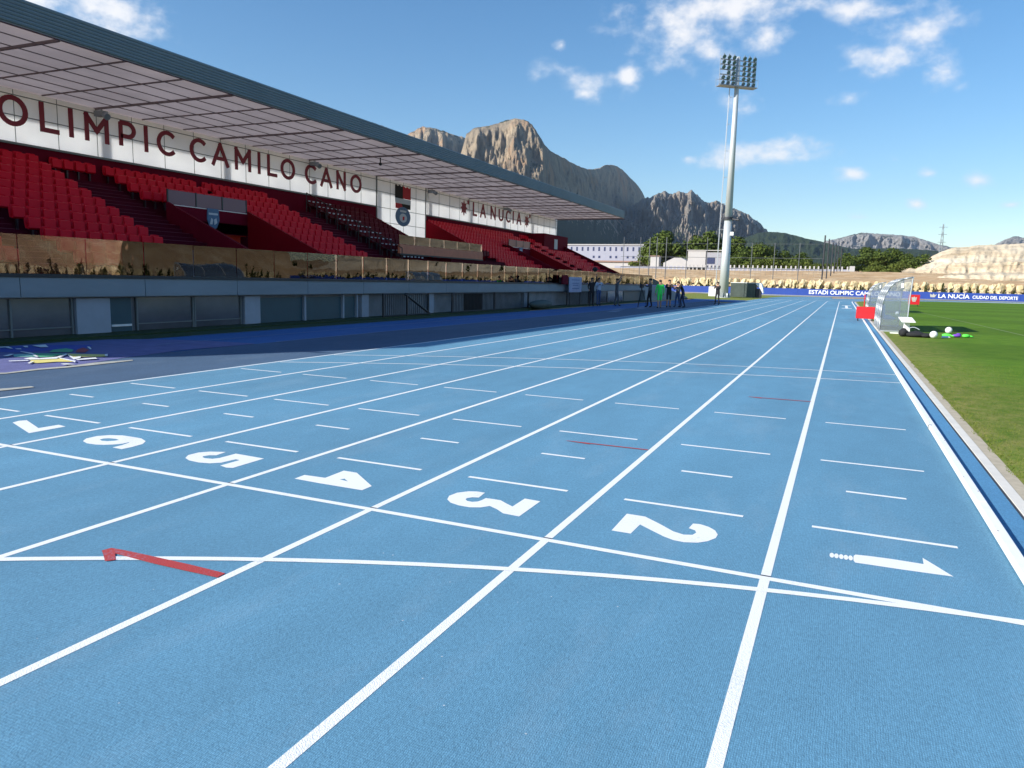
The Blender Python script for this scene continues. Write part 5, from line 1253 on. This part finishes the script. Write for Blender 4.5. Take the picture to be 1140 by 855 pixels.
    for s in (-1, 1): b.ball(hc+Vector((s*0.032,0.092,0.015))*k, 0.010, 1, 0.6, 0.7, 6, 4)
    b.box(hc.x-0.022, hc.x+0.022, hc.y+0.096*k, hc.y+0.103*k, hc.z-0.052*k, hc.z-0.045*k)
    b.build('face', M['cloth_black'], root)
    return root
person(-15.0, 39.8, -150, 'person in dark clothes with one arm raised, standing by the lilac poster board', M['cloth_black'], M['cloth_black'], arms='one_up', z=0)
person(-14.9, 40.9, -140, 'person in a pale shirt and jeans beside the dark figure with a raised arm', M['cloth_white'], M['cloth_jeans'], arms='front')
person(-14.1, 42.2, -60, 'person in grey holding a long microphone boom overhead with both arms', M['cloth_grey'], M['cloth_grey'], arms='up')
person(-11.9, 41.9, 120, 'person in grey top and dark trousers standing beside a camera tripod', M['cloth_grey'], M['cloth_black'], arms='front', h=1.8)
person(-11.05, 40.9, 30, 'person wearing a long bright green bib over dark shorts, back turned', M['cloth_green'], M['cloth_green'], bare_legs=True, arms='down', h=1.72)
person(-10.95, 43.0, 200, 'person in black standing just behind the one with the green bib', M['cloth_black'], M['cloth_black'], arms='front', bare_legs=True)
person(-10.65, 44.3, 150, 'shorter person in grey top and jeans between two black-clad figures', M['cloth_grey'], M['cloth_jeans'], arms='front', h=1.6)
person(-10.2, 43.8, 110, 'person in black top and navy trousers leaning forward over a device', M['cloth_black'], M['cloth_navy'], arms='front', lean=0.7)
person(-9.55, 53.6, 160, 'lone person in dark clothes standing in front of the mast base', M['cloth_black'], M['cloth_black'], arms='front', h=1.72)
# microphone boom and tripod
root = empty('boom_microphone', (-14.05, 42.4, 2.02), label='long boom pole with a dark furry microphone held above the crew', cat='microphone')
b = MB(); b.tube((0.25,0.35,-0.12),(-0.95,-1.6,0.24),0.018); b.build('pole', M['dark_metal'], root)
b = MB(); b.ball((-1.05,-1.78,0.24),0.13,1.2,1.8,1.1,14,9,0,0.12); b.build('furry_windshield', M['cloth_black'], root)
root = empty('camera_tripod', (-12.35, 41.6, 0), label='black camera tripod standing beside the person in the grey top', cat='tripod')
for t in (0.3,2.4,4.5):
    b = MB(); b.tube((0,0,1.15),(0.38*math.cos(t),0.38*math.sin(t),0),0.022,0.014); b.build('leg', M['dark_metal'], root)
b = MB(); b.box(-0.09,0.09,-0.2,0.16,1.2,1.42); b.tube((0,0.16,1.32),(0,0.30,1.32),0.05,0.055,12); b.tube((0,0,1.1),(0,0,1.2),0.04); b.build('camera', M['black_pole'], root)

# ------------------------------------------------------------------ trees, plants, boulders
def crown_mesh(name, seed, w, h, blobs, n, leaf, m, flat=0.8):
    rnd = random.Random(seed); b = MB(); cs = []
    for i in range(blobs):
        t = rnd.uniform(0, 6.28); r = w*0.5*math.sqrt(rnd.random())*0.72
        z = h*(0.22+0.62*rnd.random()*(1-0.5*(r/(w*0.5))**2))
        cs.append((r*math.cos(t), r*math.sin(t), z, w*rnd.uniform(0.17,0.29)))
    for i in range(n):
        c = cs[rnd.randrange(blobs)]
        while True:
            v = Vector((rnd.gauss(0,1), rnd.gauss(0,1), rnd.gauss(0,1)))
            if v.length > 0.1: break
        v.normalize(); rr = c[3]*(rnd.random()**0.35)*rnd.choice((1,1,1,1.14))
        p = Vector((c[0]+v.x*rr, c[1]+v.y*rr, c[2]+v.z*rr*flat))
        nn = (v+Vector((rnd.gauss(0,.5), rnd.gauss(0,.5), rnd.gauss(0,.5)+0.3))).normalized()
        u = nn.orthogonal().normalized(); w2 = nn.cross(u); a = rnd.uniform(0, 3.1); u, w2 = u*math.cos(a)+w2*math.sin(a), w2*math.cos(a)-u*math.sin(a)
        s = leaf*rnd.uniform(0.6,1.3)
        b.face([p+u*s, p+w2*s*0.7, p-u*s, p-w2*s*0.7])
    return b.mesh(name, m)
def trunk_mesh(name, h, r, seed):
    rnd = random.Random(seed); b = MB(); b.tube((0,0,-0.5),(0.1,0.05,h*0.35),r,r*0.75,8); b.tube((0.1,0.05,h*0.35),(0,0.1,h*0.7),r*0.75,r*0.35,8)
    for i in range(5):
        t = rnd.uniform(0,6.28); z = h*rnd.uniform(0.25,0.55); b.tube((0.05,0.05,z),(math.cos(t)*h*0.25,math.sin(t)*h*0.25,z+h*0.22),r*0.35,r*0.12,6)
    return b.mesh(name, M['bark'])
PINE = [(crown_mesh('pine_crown', 10+i, 9.5, 9, 11, 2600, 0.36, M['pine']), trunk_mesh('pine_trunk', 9, 0.28, i)) for i in range(4)]
BUSH = [(crown_mesh('bush_crown', 30+i, 8, 6, 9, 1900, 0.33, M['olive']), trunk_mesh('bush_trunk', 6, 0.16, i)) for i in range(3)]
def tree(kind, i, x, y, s, label, group, sz=1.0):
    root = empty('pine_tree' if kind == 'pine' else 'broadleaf_tree', (x, y, ground_z(x, y)-0.2), rz=i*1.7, label=label, cat='tree', group=group)
    root.scale = (s, s, s*sz)
    c, t = (PINE if kind == 'pine' else BUSH)[i % (4 if kind == 'pine' else 3)]
    link('crown', c, root); link('trunk', t, root)
def dirx(px, dist):   # x of a view line at a given distance along y, from the measured lens
    return px
TREES = [ # azimuth deg, distance, scale, zscale, kind
 (-12.85, 236, 1.05, 1.05, 'pine'), (-13.7, 242, 0.75, 0.9, 'pine'), (-9.75, 240, 1.15, 1.1, 'pine'), (-10.9, 236, 0.85, 0.95, 'pine'), (-7.6, 240, 1.05, 1.0, 'pine'), (-8.6, 232, 0.7, 0.9, 'pine'),
 (-6.4, 246, 0.95, 0.95, 'pine'), (-5.5, 236, 0.95, 0.95, 'pine'), (-6.9, 226, 0.75, 0.8, 'pine'), (-4.4, 242, 0.75, 0.9, 'pine'), (-3.3, 240, 0.75, 0.9, 'pine'), (-2.6, 236, 0.6, 0.8, 'pine'),
 (-6.0, 222, 0.62, 0.8, 'bush'), (-7.9, 222, 0.60, 0.8, 'bush'), (-4.7, 224, 0.72, 0.9, 'bush'), (-3.6, 224, 0.62, 0.8, 'bush'), (-2.4, 226, 0.6, 0.8, 'bush'), (-1.5, 230, 0.62, 0.8, 'bush'), (-0.8, 236, 0.6, 0.8, 'bush'),
 (0.6, 232, 0.85, 0.85, 'pine'), (1.5, 238, 0.95, 0.9, 'pine'), (2.5, 236, 0.95, 0.92, 'pine'), (3.4, 240, 0.95, 0.9, 'pine'), (4.2, 236, 0.8, 0.85, 'pine'), (0.0, 226, 0.7, 0.75, 'pine'), (1.8, 222, 0.75, 0.8, 'bush'), (3.0, 220, 0.75, 0.8, 'bush'), (5.0, 262, 0.6, 0.8, 'pine'), (6.0, 290, 0.7, 0.8, 'pine'), (7.0, 300, 0.6, 0.7, 'pine'), (-14.6,238,0.5,0.7,'bush')]
for i, (a, d, s, sz, kd) in enumerate(TREES):
    x = CAM.x + d*math.sin(rad(a)); y = CAM.y + d*math.cos(rad(a))
    tree(kd, i, x, y, s*(1.28 if a < -8 else 1.16 if a < -2 else 1.02), 'dark green pine growing in the belt beyond the far fence' if kd == 'pine' else 'lighter olive green tree growing in the belt beyond the far fence', 'dark pines beyond the fence' if kd == 'pine' else 'olive green trees beyond the fence', sz)
for i in range(16):
    a = -20.6+0.46*i; d = 268+6*(i % 3); x = CAM.x+d*math.sin(rad(a)); y = CAM.y+d*math.cos(rad(a))
    tree('bush', i, x, y, 0.62+0.1*(i % 3), 'bright green tree showing over the long pale building', 'bright green trees behind the long building', 1.35)
# boulders at the foot of the bank
def boulder_mesh(seed):
    rnd = random.Random(seed); me = bpy.data.meshes.new('boulder'); bm = bmesh.new(); bmesh.ops.create_icosphere(bm, subdivisions=3, radius=0.5)
    off = Vector((rnd.uniform(0,50), rnd.uniform(0,50), rnd.uniform(0,50)))
    for v in bm.verts:
        n = v.co.normalized(); v.co = n*(0.5+0.22*noise.noise(n*1.6+off)+0.10*noise.noise(n*4+off)); v.co.x = max(-0.42, min(0.42, v.co.x)); v.co.z = max(-0.45, min(0.47, v.co.z))
    bm.to_mesh(me); bm.free(); me.materials.append(M['boulder']); return me
BOU = [boulder_mesh(i) for i in range(6)]
CYP = [crown_mesh('shrub_foliage', 60+i, 0.8, 2.2, 6, 340, 0.10, M['dark_leaf'], 1.6) for i in range(3)]
rnd = random.Random(5); nB = 0
x = -30.0; i = 0
while x < 32:
    wb = rnd.uniform(0.75, 1.15)
    for row in (0, 1):
        xx = x + rnd.uniform(-0.12, 0.12) + 0.45*row; yy = 134.9 + 1.25*row; zz = (0.85 if row == 0 else 2.0) + rnd.uniform(-0.12, 0.12)
        o = link('boulder', BOU[(i*2+row) % 6]); o.location = (xx, yy, zz); o.rotation_euler = (rnd.uniform(-.2,.2), rnd.uniform(-.2,.2), rnd.uniform(0,6))
        o.scale = (wb*1.15, 1.3, rnd.uniform(1.3,1.75)); tag(o, 'cream coloured boulder in the rock wall behind the blue boards', 'boulder', 'boulders behind the blue boards'); nB += 1
    if i % 1 == 0:
        t = empty('shrub', (x+wb*0.62, 134.35+rnd.uniform(-.1,.1), 0.2), rz=rnd.uniform(0,6), label='slim dark shrub planted between the cream boulders', cat='shrub', group='shrubs between the boulders')
        s = rnd.uniform(0.75, 1.15); t.scale = (s*0.7, s*0.7, s*rnd.uniform(0.8,1.25)); link('foliage', CYP[i % 3], t)
    x += wb+0.30; i += 1
# the same bank carries on round the right hand side of the pitch, out of frame: only the parapet glass mirrors it
b = MB(); rnd = random.Random(9)
tmp = bmesh.new(); tmp.from_mesh(BOU[0]); bv = [v.co.copy() for v in tmp.verts]; bf = [[v.index for v in f.verts] for f in tmp.faces]; tmp.free()
y = -20.0
while y < 128:
    T = Matrix.Translation((84.8+rnd.uniform(-.3,.3), y, 1.0)) @ Matrix.Rotation(rnd.uniform(0,6),4,'Z') @ Matrix.Diagonal((1.2,1.1,1.9,1)); n0 = len(b.v)
    b.v += [tuple(T @ v) for v in bv]; b.f += [tuple(n0+k for k in f) for f in bf]; b.m += [0]*len(bf); y += 1.5
x = 33.0
while x < 84:
    T = Matrix.Translation((x, 135.0+rnd.uniform(-.2,.2), 1.0)) @ Matrix.Rotation(rnd.uniform(0,6),4,'Z') @ Matrix.Diagonal((1.1,1.2,2.2,1)); n0 = len(b.v)
    b.v += [tuple(T @ v) for v in bv]; b.f += [tuple(n0+k for k in f) for f in bf]; b.m += [0]*len(bf); x += 1.25
tag(b.build('rocks', M['boulder'], smooth=False), 'line of cream rocks along the opposite bank', 'rocks', kind='stuff')
b = MB(); y = -20.4
cm = CYP[0]; cv = [v.co.copy() for v in cm.vertices]; cf = [list(p.vertices) for p in cm.polygons]
while y < 128:
    for q in range(1):
        xx = 83.9 if q == 0 else rnd.uniform(85.5, 98); sz = rnd.uniform(0.9,1.9)*(1 if q == 0 else 0.35)
        T = Matrix.Translation((xx, y+rnd.uniform(-.6,.6), ground_z(xx, y)-0.1)) @ Matrix.Diagonal((1.1,1.1,sz,1)); n0 = len(b.v)
        b.v += [tuple(T @ v) for v in cv]; b.f += [tuple(n0+k for k in f) for f in cf]; b.m += [0]*len(cf)
    y += rnd.uniform(1.2,2.6)
x = 33.0
while x < 100:
    for yy in ((134.3,) if x < 84 else ()) + ((rnd.uniform(150,165),) if rnd.random() < 0.2 else ()):
        T = Matrix.Translation((x, yy, max(0, ground_z(x, yy)-0.1))) @ Matrix.Diagonal((1.3,1.3,rnd.uniform(0.7,1.4),1)); n0 = len(b.v)
        b.v += [tuple(T @ v) for v in cv]; b.f += [tuple(n0+k for k in f) for f in cf]; b.m += [0]*len(cf)
    x += rnd.uniform(0.9,1.6)
tag(b.build('shrubbery', M['dark_leaf']), 'dark shrubs planted along the opposite bank', 'shrubs', kind='stuff')

# ------------------------------------------------------------------ fences and poles
root = empty('tall_mesh_fence', (0, 138.5, 0), label='tall grey post and rail fence on the bank behind the boards', cat='fence')
FX = [-40.5,-37.2,-35.4,-34.0,-32.2,-28.3,-24.6,-16.6,-12.7,-8.5]
for x in FX:
    g = ground_z(x, 138.5); b = MB(); b.tube((x,0,g-0.3),(x,0,10.2 if x < -20 else 9.2),0.085 if x > -35.8 and x < -31 else 0.06,seg=8); b.build('post', M['fence_post'], root)
b = MB()
for z, r in ((4.55,0.07),(6.5,0.035),(9.0,0.025)): b.tube((-41,0,z),(-4.5,0,z),r,seg=6)
b.build('rail', M['fence_post'], root)
b = MB()
for i in range(42): b.tube((-41+i*0.9,0.02,3.3),(-41+i*0.9,0.02,4.5),0.018,seg=4)
b.build('infill_bars', M['fence_post'], root)
CAGE = [(-4.8,150.0,11.25,0.13),(-4.2,158,11.05,0.12),(-3.6,168,10.9,0.11),(-3.1,177,11.0,0.11),(-2.6,186,11.05,0.11),(-1.95,196,11.1,0.11)]
root = empty('throwing_cage', (-3.5, 170, ground_z(-3.5,170)), label='row of six tall black throwing cage poles on the bank', cat='cage')
for (x, y, zt, r) in CAGE:
    b = MB(); g = ground_z(x, y); b.tube((x+3.5,y-170,g-0.3-ground_z(-3.5,170)),(x+3.5,y-170,zt-ground_z(-3.5,170)),r,seg=8); b.build('pole', M['black_pole'], root)
b = MB(); b.path([(x+3.5,y-170,zt-1.6-ground_z(-3.5,170)) for x, y, zt, r in CAGE],0.02,5); b.build('top_cable', M['black_pole'], root)
# pale paling wall
root = empty('paling_wall', (0, 200, 0), label='low pale wall with light palings on the road above the bank', cat='wall')
b = MB(); b.box(-60,1.2,0,0.25,3.5,6.05); b.build('wall', M['lilac_wall'], root)
b = MB(); x = -45.0; rnd = random.Random(2)
while x < 0.8: b.box(x,x+0.35,-0.06,-0.01,5.2+rnd.uniform(0,.2),6.75); x += 0.95+rnd.uniform(0,.3)
b.build('palings', M['white_wall'], root)
b = MB(); b.box(0.1,1.3,-0.08,0.3,5.0,6.9); b.build('end_pier', M['white_wall'], root)
# buildings
root = empty('long_building', (-64, 232, 0), label='long pale two storey building with a row of dark blue windows', cat='building')
b = MB(); b.box(-22,14.5,0,9,5.5,13.3); b.build('wall', M['lilac_wall'], root)
b = MB(); b.box(-22.3,14.8,-0.3,9.3,13.3,13.65); b.build('roof', M['white_wall'], root)
for i in range(19):
    x = -20.5+i*1.9; w = None
    b = MB(); b.box(x,x+0.55,-0.06,0.0,11.5,12.75); f = b.build('window', M['pane'], root)
    if i % 3: b = MB(); b.box(x+0.1,x+0.75,-0.06,0.0,9.2,9.95); b.build('window', M['pane'], root)
b = MB(); b.box(-22,11,-4.5,-0.1,7.9,8.3); b.build('brown_lean_to_roof', M['roof_tile'], root)
b = MB(); b.box(-20,11,-4.0,-0.1,5.5,7.9); b.build('lower_wall', M['white_wall'], root)
root = empty('stepped_building', (-52, 230, 0), label='pale building with a stepped roofline at the end of the long one', cat='building')
b = MB(); b.prism_xz([(2.7,5.5),(12,5.5),(12,7.8),(9,10.2),(7,10.2),(7,13.4),(2.7,13.4)], 0, 8); b.build('wall', M['lilac_wall'], root)
b = MB(); b.box(3.5,6.5,-0.3,0,11.0,11.5); b.box(3.5,5.5,-0.3,0,9.6,9.9); b.build('window', M['pane'], root)
b = MB(); b.box(2.5,7.2,-0.2,8.2,13.4,13.7); b.build('roof', M['white_wall'], root)
root = empty('small_shed', (-50, 214, 0), label='small cream shed in front of the long pale building', cat='shed')
b = MB(); b.box(-3.3,-0.8,0,3,5.6,9.3); b.build('wall', M['white_wall'], root); b = MB(); b.box(-3.5,-0.6,-0.2,3.2,9.3,9.5); b.build('roof', M['roof_tile'], root)
root = empty('white_marquee', (-45, 212, 0), label='low white peaked tent between the shed and the flat white building', cat='tent')
b = MB(); b.prism_xz([(-4,5.4),(4,5.4),(4,7.4),(1,8.9),(-1,8.9),(-4,7.4)], 0, 6); b.build('canopy', M['white_wall'], root)
b = MB(); b.box(-3.0,3.0,-0.06,0.0,5.6,6.5); b.build('front_opening', M['lilac_wall'], root)
root = empty('flat_white_building', (-40, 200, 0), label='flat roofed white box building before the pines, left of the mast', cat='building')
b = MB(); b.box(0.2,4.9,0,6,5.3,10.4); b.build('front_wall', M['white_wall'], root)
b = MB(); b.box(4.9,8.9,0.3,6,5.3,10.0); b.build('grey_wing', mat('grey_render',(0.30,0.30,0.34,1),0.8), root)
b = MB(); b.box(5.3,7.3,0.22,0.3,7.0,8.6); b.build('window', M['pane'], root)
b = MB(); b.box(0.0,9.1,-0.2,6.2,10.4,10.6); b.build('roof', M['white_wall'], root)
# pylons
def pylon(a, d, ztop, w, label):
    x = CAM.x+d*math.sin(rad(a)); y = CAM.y+d*math.cos(rad(a)); g = ground_z(x, y)-8; H = ztop-g
    root = empty('electricity_pylon', (x, y, g), label=label, cat='pylon', group='lattice pylons on the skyline')
    b = MB(); r = 0.10*w; n = 9
    for sx, sy in ((-1,-1),(1,-1),(1,1),(-1,1)): b.tube((sx*w,sy*w,0),(sx*w*0.12,sy*w*0.12,H),r,r*0.6,5)
    for i in range(n):
        z0, z1 = H*i/n, H*(i+1)/n; w0, w1 = w*(1-0.88*i/n), w*(1-0.88*(i+1)/n)
        for s in (-1, 1): b.tube((-w0,s*w0,z0),(w1,s*w1,z1),r*0.5,seg=4); b.tube((w0,s*w0,z0),(-w1,s*w1,z1),r*0.5,seg=4)
    b.build('lattice_tower', M['grey_metal'], root)
    b = MB()
    for z in (0.72, 0.84, 0.95): b.tube((-w*1.3,0,H*z),(w*1.3,0,H*z),r*0.7,seg=5)
    b.build('cross_arms', M['grey_metal'], root)
pylon(5.73, 600, 47, 2.0, 'slim lattice pylon standing above the left shoulder of the quarry')
pylon(10.6, 700, 61, 2.3, 'first of the twin lattice pylons behind the quarry crest')
pylon(11.4, 720, 62, 2.3, 'second of the twin lattice pylons, farther behind the quarry crest')

# ------------------------------------------------------------------ mountains
def interp(P, a):
    if a <= P[0][0]: return P[0][1]
    for p, q in zip(P[:-1], P[1:]):
        if a <= q[0]: return p[1]+(q[1]-p[1])*(a-p[0])/(q[0]-p[0])
    return P[-1][1]
def ridge(name, P, D, ext, prof, back, m, ncol=260, nrow=54, rib=40, ribf=1.2, seed=0, crag=0.0, base=-5):
    a0, a1 = P[0][0], P[-1][0]
    V = []; F = []; nb = 8
    for i in range(ncol+1):
        a = a0+(a1-a0)*i/ncol; t = interp(P, a)
        t += crag*noise.fractal(Vector((a*3.1, seed, 0)), 1.0, 2.0, 5)
        Dc = D+ext(a); s, c = math.sin(rad(a)), math.cos(rad(a))
        Dr = Dc + rib*0.4*noise.fractal(Vector((a*ribf, 7.3, seed)), 0.8, 2.1, 4)
        H = t*Dr+1.5-base
        for j in range(nrow+1):
            v = j/nrow
            off = prof(v)
            nz = noise.fractal(Vector((a*ribf+v*0.9, v*3.2, seed+3.1)), 0.7, 2.1, 7)
            nz2 = abs(noise.fractal(Vector((a*ribf*2.0-v*1.2, v*2.0, seed+9)), 0.75, 2.0, 6))
            env = math.sin(min(1, v*1.25)*math.pi*0.5)*(1-max(0, (v-0.9)/0.1))*1.0
            d = Dr - off - rib*env*(nz*1.1 + 0.9*nz2)
            z = base + H*v + (H*0.015*noise.noise(Vector((a*4, v*9, seed))) if 0.05 < v < 0.97 else 0)
            V.append((CAM.x+s*d, CAM.y+c*d, z))
        for j in range(1, nb+1):
            u = j/nb; d = Dr+back*u; V.append((CAM.x+s*d, CAM.y+c*d, base+H*(1-u)**0.8 - (H*0.02*u) + (H*0.05*noise.noise(Vector((a*2, u*4, seed+5))) if u < 1 else 0)))
    n = nrow+1+nb
    for i in range(ncol):
        for j in range(n-1): F.append((i*n+j, (i+1)*n+j, (i+1)*n+j+1, i*n+j+1))
    me = bpy.data.meshes.new(name); me.from_pydata(V, [], F); me.materials.append(m); me.update()
    me.polygons.foreach_set('use_smooth', [True]*len(me.polygons))
    return tag(link(name, me), kind='structure')
def pw(pts):
    return lambda v: interp(pts, v)
ridge('mountain', RIDGE['main_peak'], 3000, lambda a: (max(0, a+21.8)*300) + max(0, -27.2-a)*60 - 60*max(0, min(1, (a+27.2)/6)),
      pw([(0,1500),(0.22,900),(0.42,520),(0.55,260),(0.75,150),(0.92,70),(0.98,22),(1,0)]), 900, M['peak_rock'], 420, 72, 46, 0.85, 2.0, 0.0012)
ridge('back_mountain', RIDGE['back_ridge'], 3900, lambda a: max(0, a+29)*120, pw([(0,900),(0.5,330),(0.85,120),(1,0)]), 800, M['peak_rock'], 220, 40, 70, 1.3, 12.0, 0.0015)
ridge('rugged_mountain', RIDGE['rugged'], 4700, lambda a: max(0, a+9)*70, pw([(0,1500),(0.3,900),(0.6,420),(0.85,160),(1,0)]), 900, M['rugged_rock'], 420, 72, 190, 1.0, 22.0, 0.0022)
ridge('wooded_hill', RIDGE['green_hill'], 3600, lambda a: 0, pw([(0,1500),(0.5,800),(1,0)]), 1200, M['hill_green'], 240, 36, 90, 0.9, 32.0, 0.0006)
ridge('far_mountain', RIDGE['far_range'], 7600, lambda a: 0, pw([(0,2200),(0.4,1100),(0.8,350),(1,0)]), 1300, M['far_rock'], 300, 44, 230, 1.1, 42.0, 0.0008)
# pale quarried hill on the right: stepped benches
def bench_prof(v):
    return interp([(0,105),(0.06,98),(0.26,92),(0.33,66),(0.50,60),(0.56,38),(0.80,22),(1,0)], v)
ridge('quarry_hill', [(0.0,0.012),(1.2,0.0135)]+[p for p in RIDGE['quarry'] if 1.5 < p[0] < 28]+[(29,0.055),(31,0.02)], 262, lambda a: 0, bench_prof, 260, M['quarry'], 420, 90, 2.0, 1.2, 52.0, 0.0008, base=1.0)

# ------------------------------------------------------------------ sky, clouds, sun, air
SUN = Vector((-1.31, -1.40, 1.0)).normalized()
el = math.asin(SUN.z); azs = math.atan2(SUN.x, SUN.y)
w = bpy.data.worlds.new('World'); scene.world = w; w.use_nodes = True
nt = w.node_tree; N = nt.nodes; L = nt.links
bg = N['Background']; bg.inputs['Strength'].default_value = SKY_STRENGTH
sky = N.new('ShaderNodeTexSky'); sky.sky_type = 'NISHITA'; sky.sun_disc = False
sky.sun_elevation = el; sky.sun_rotation = azs % (2*math.pi); sky.altitude = 200; sky.air_density = 1.0; sky.dust_density = 0.25; sky.ozone_density = 2.0
tc = N.new('ShaderNodeTexCoord')
prev = None
for (a, t), pw_, ph in CLOUDS:
    s, c = math.sin(rad(a)), math.cos(rad(a)); d = Vector((s, c, t)).normalized()
    r = Vector((c, -s, 0)); u = r.cross(d).normalized() if False else d.cross(r)*-1
    u = r.cross(d)
    R3 = Matrix((r, u, d)).transposed()
    mp = N.new('ShaderNodeMapping'); mp.vector_type = 'TEXTURE'
    mp.inputs['Location'].default_value = d; mp.inputs['Rotation'].default_value = R3.to_euler()
    mp.inputs['Scale'].default_value = (pw_/825*1.15, ph/825*1.15, 0.3)
    L.new(tc.outputs['Generated'], mp.inputs['Vector'])
    ln = N.new('ShaderNodeVectorMath'); ln.operation = 'LENGTH'; L.new(mp.outputs[0], ln.inputs[0])
    if prev is None: prev = ln.outputs['Value']
    else:
        mn = N.new('ShaderNodeMath'); mn.operation = 'SMOOTH_MIN'; mn.inputs[2].default_value = 0.25; L.new(prev, mn.inputs[0]); L.new(ln.outputs['Value'], mn.inputs[1]); prev = mn.outputs[0]
def wn(scale, detail, rough, st=(1,1,1)):
    mp = N.new('ShaderNodeMapping'); mp.inputs['Scale'].default_value = st; L.new(tc.outputs['Generated'], mp.inputs['Vector'])
    n = N.new('ShaderNodeTexNoise'); n.inputs['Scale'].default_value = scale; n.inputs['Detail'].default_value = detail; n.inputs['Roughness'].default_value = rough
    L.new(mp.outputs[0], n.inputs['Vector']); return n.outputs['Fac']
n1 = wn(17, 8, 0.58, (1,1,1.5))
def math_(op, a, b=None, c=None, clamp=False):
    q = N.new('ShaderNodeMath'); q.operation = op; q.use_clamp = clamp
    for i, v in enumerate((a, b, c)):
        if v is None: continue
        if isinstance(v, (int, float)): q.inputs[i].default_value = v
        else: L.new(v, q.inputs[i])
    return q.outputs[0]
body = math_('SUBTRACT', 1.12, prev)
dens = math_('MULTIPLY_ADD', math_('SUBTRACT', n1, 0.52), 3.8, body)
mr = N.new('ShaderNodeMapRange'); mr.interpolation_type = 'SMOOTHSTEP'; mr.inputs['From Min'].default_value = 0.10; mr.inputs['From Max'].default_value = 1.40; mr.inputs['To Max'].default_value = 0.85
L.new(dens, mr.inputs['Value'])
cut = N.new('ShaderNodeMapRange'); cut.inputs['From Min'].default_value = 1.6; cut.inputs['From Max'].default_value = 1.0; L.new(prev, cut.inputs['Value'])
fac = math_('MULTIPLY', mr.outputs[0], cut.outputs[0], clamp=True)
cc = N.new('ShaderNodeValToRGB'); cc.color_ramp.elements[0].position = 0.2; cc.color_ramp.elements[1].position = 0.8
cc.color_ramp.elements[0].color = (CLOUD*0.80, CLOUD*0.86, CLOUD*0.95, 1); cc.color_ramp.elements[1].color = (CLOUD*1.05, CLOUD*1.02, CLOUD, 1)
L.new(mr.outputs[0], cc.inputs[0])
mx = N.new('ShaderNodeMix'); mx.data_type = 'RGBA'; L.new(fac, mx.inputs['Factor'])
hs = N.new('ShaderNodeHueSaturation'); hs.inputs['Saturation'].default_value = 1.28; hs.inputs['Value'].default_value = 1.12
L.new(sky.outputs[0], hs.inputs['Color']); L.new(hs.outputs[0], mx.inputs[6]); L.new(cc.outputs[0], mx.inputs[7])
L.new(mx.outputs[2], bg.inputs['Color'])
sl = bpy.data.lights.new('sun', 'SUN'); sl.energy = SUN_STRENGTH; sl.angle = rad(0.53); sl.color = (1.0, 0.95, 0.87)
so = bpy.data.objects.new('sun', sl); COL.objects.link(so); so.rotation_euler = (-SUN).to_track_quat('-Z', 'Y').to_euler(); so.location = (-60, -60, 60)
# haze
if HAZE > 0:
    b = MB(); b.box(-9800, 9800, -9800, 9800, -1.2, 1150)
    hm = bpy.data.materials.new('air'); hm.use_nodes = True; hn = hm.node_tree.nodes; hl = hm.node_tree.links
    hn.remove(hn['Principled BSDF']); pv = hn.new('ShaderNodeVolumePrincipled'); pv.inputs['Density'].default_value = HAZE
    pv.inputs['Color'].default_value = (0.55, 0.72, 0.95, 1); pv.inputs['Anisotropy'].default_value = 0.2
    hl.new(pv.outputs[0], hn['Material Output'].inputs['Volume'])
    tag(b.build('haze', hm), kind='stuff')

# ------------------------------------------------------------------ camera
cam = bpy.data.cameras.new('camera'); co = bpy.data.objects.new('camera', cam); COL.objects.link(co)
cam.sensor_fit = 'HORIZONTAL'; cam.sensor_width = 36.0; cam.lens = 36.0*824.93/1140.0
cam.clip_start = 0.05; cam.clip_end = 30000
yaw, pitch, roll = 0.4137, -0.1399, 0.0253
cy, sy = math.cos(yaw), math.sin(yaw)
f = Vector((-sy*math.cos(pitch), cy*math.cos(pitch), math.sin(pitch))); r = Vector((cy, sy, 0)); u = r.cross(f)
r2 = r*math.cos(roll)+u*math.sin(roll); u2 = u*math.cos(roll)-r*math.sin(roll)
co.matrix_world = Matrix.Translation(CAM) @ Matrix((r2, u2, -f)).transposed().to_4x4()
scene.camera = co
scene.view_settings.view_transform = 'Standard'; scene.view_settings.look = 'None'; scene.view_settings.gamma = 1.0
scene.view_settings.use_curve_mapping = False; scene.view_settings.exposure = EXPOSURE
scene.cycles.max_bounces = 8; scene.cycles.transparent_max_bounces = 24; scene.cycles.volume_bounces = 0
scene.cycles.use_adaptive_sampling = True
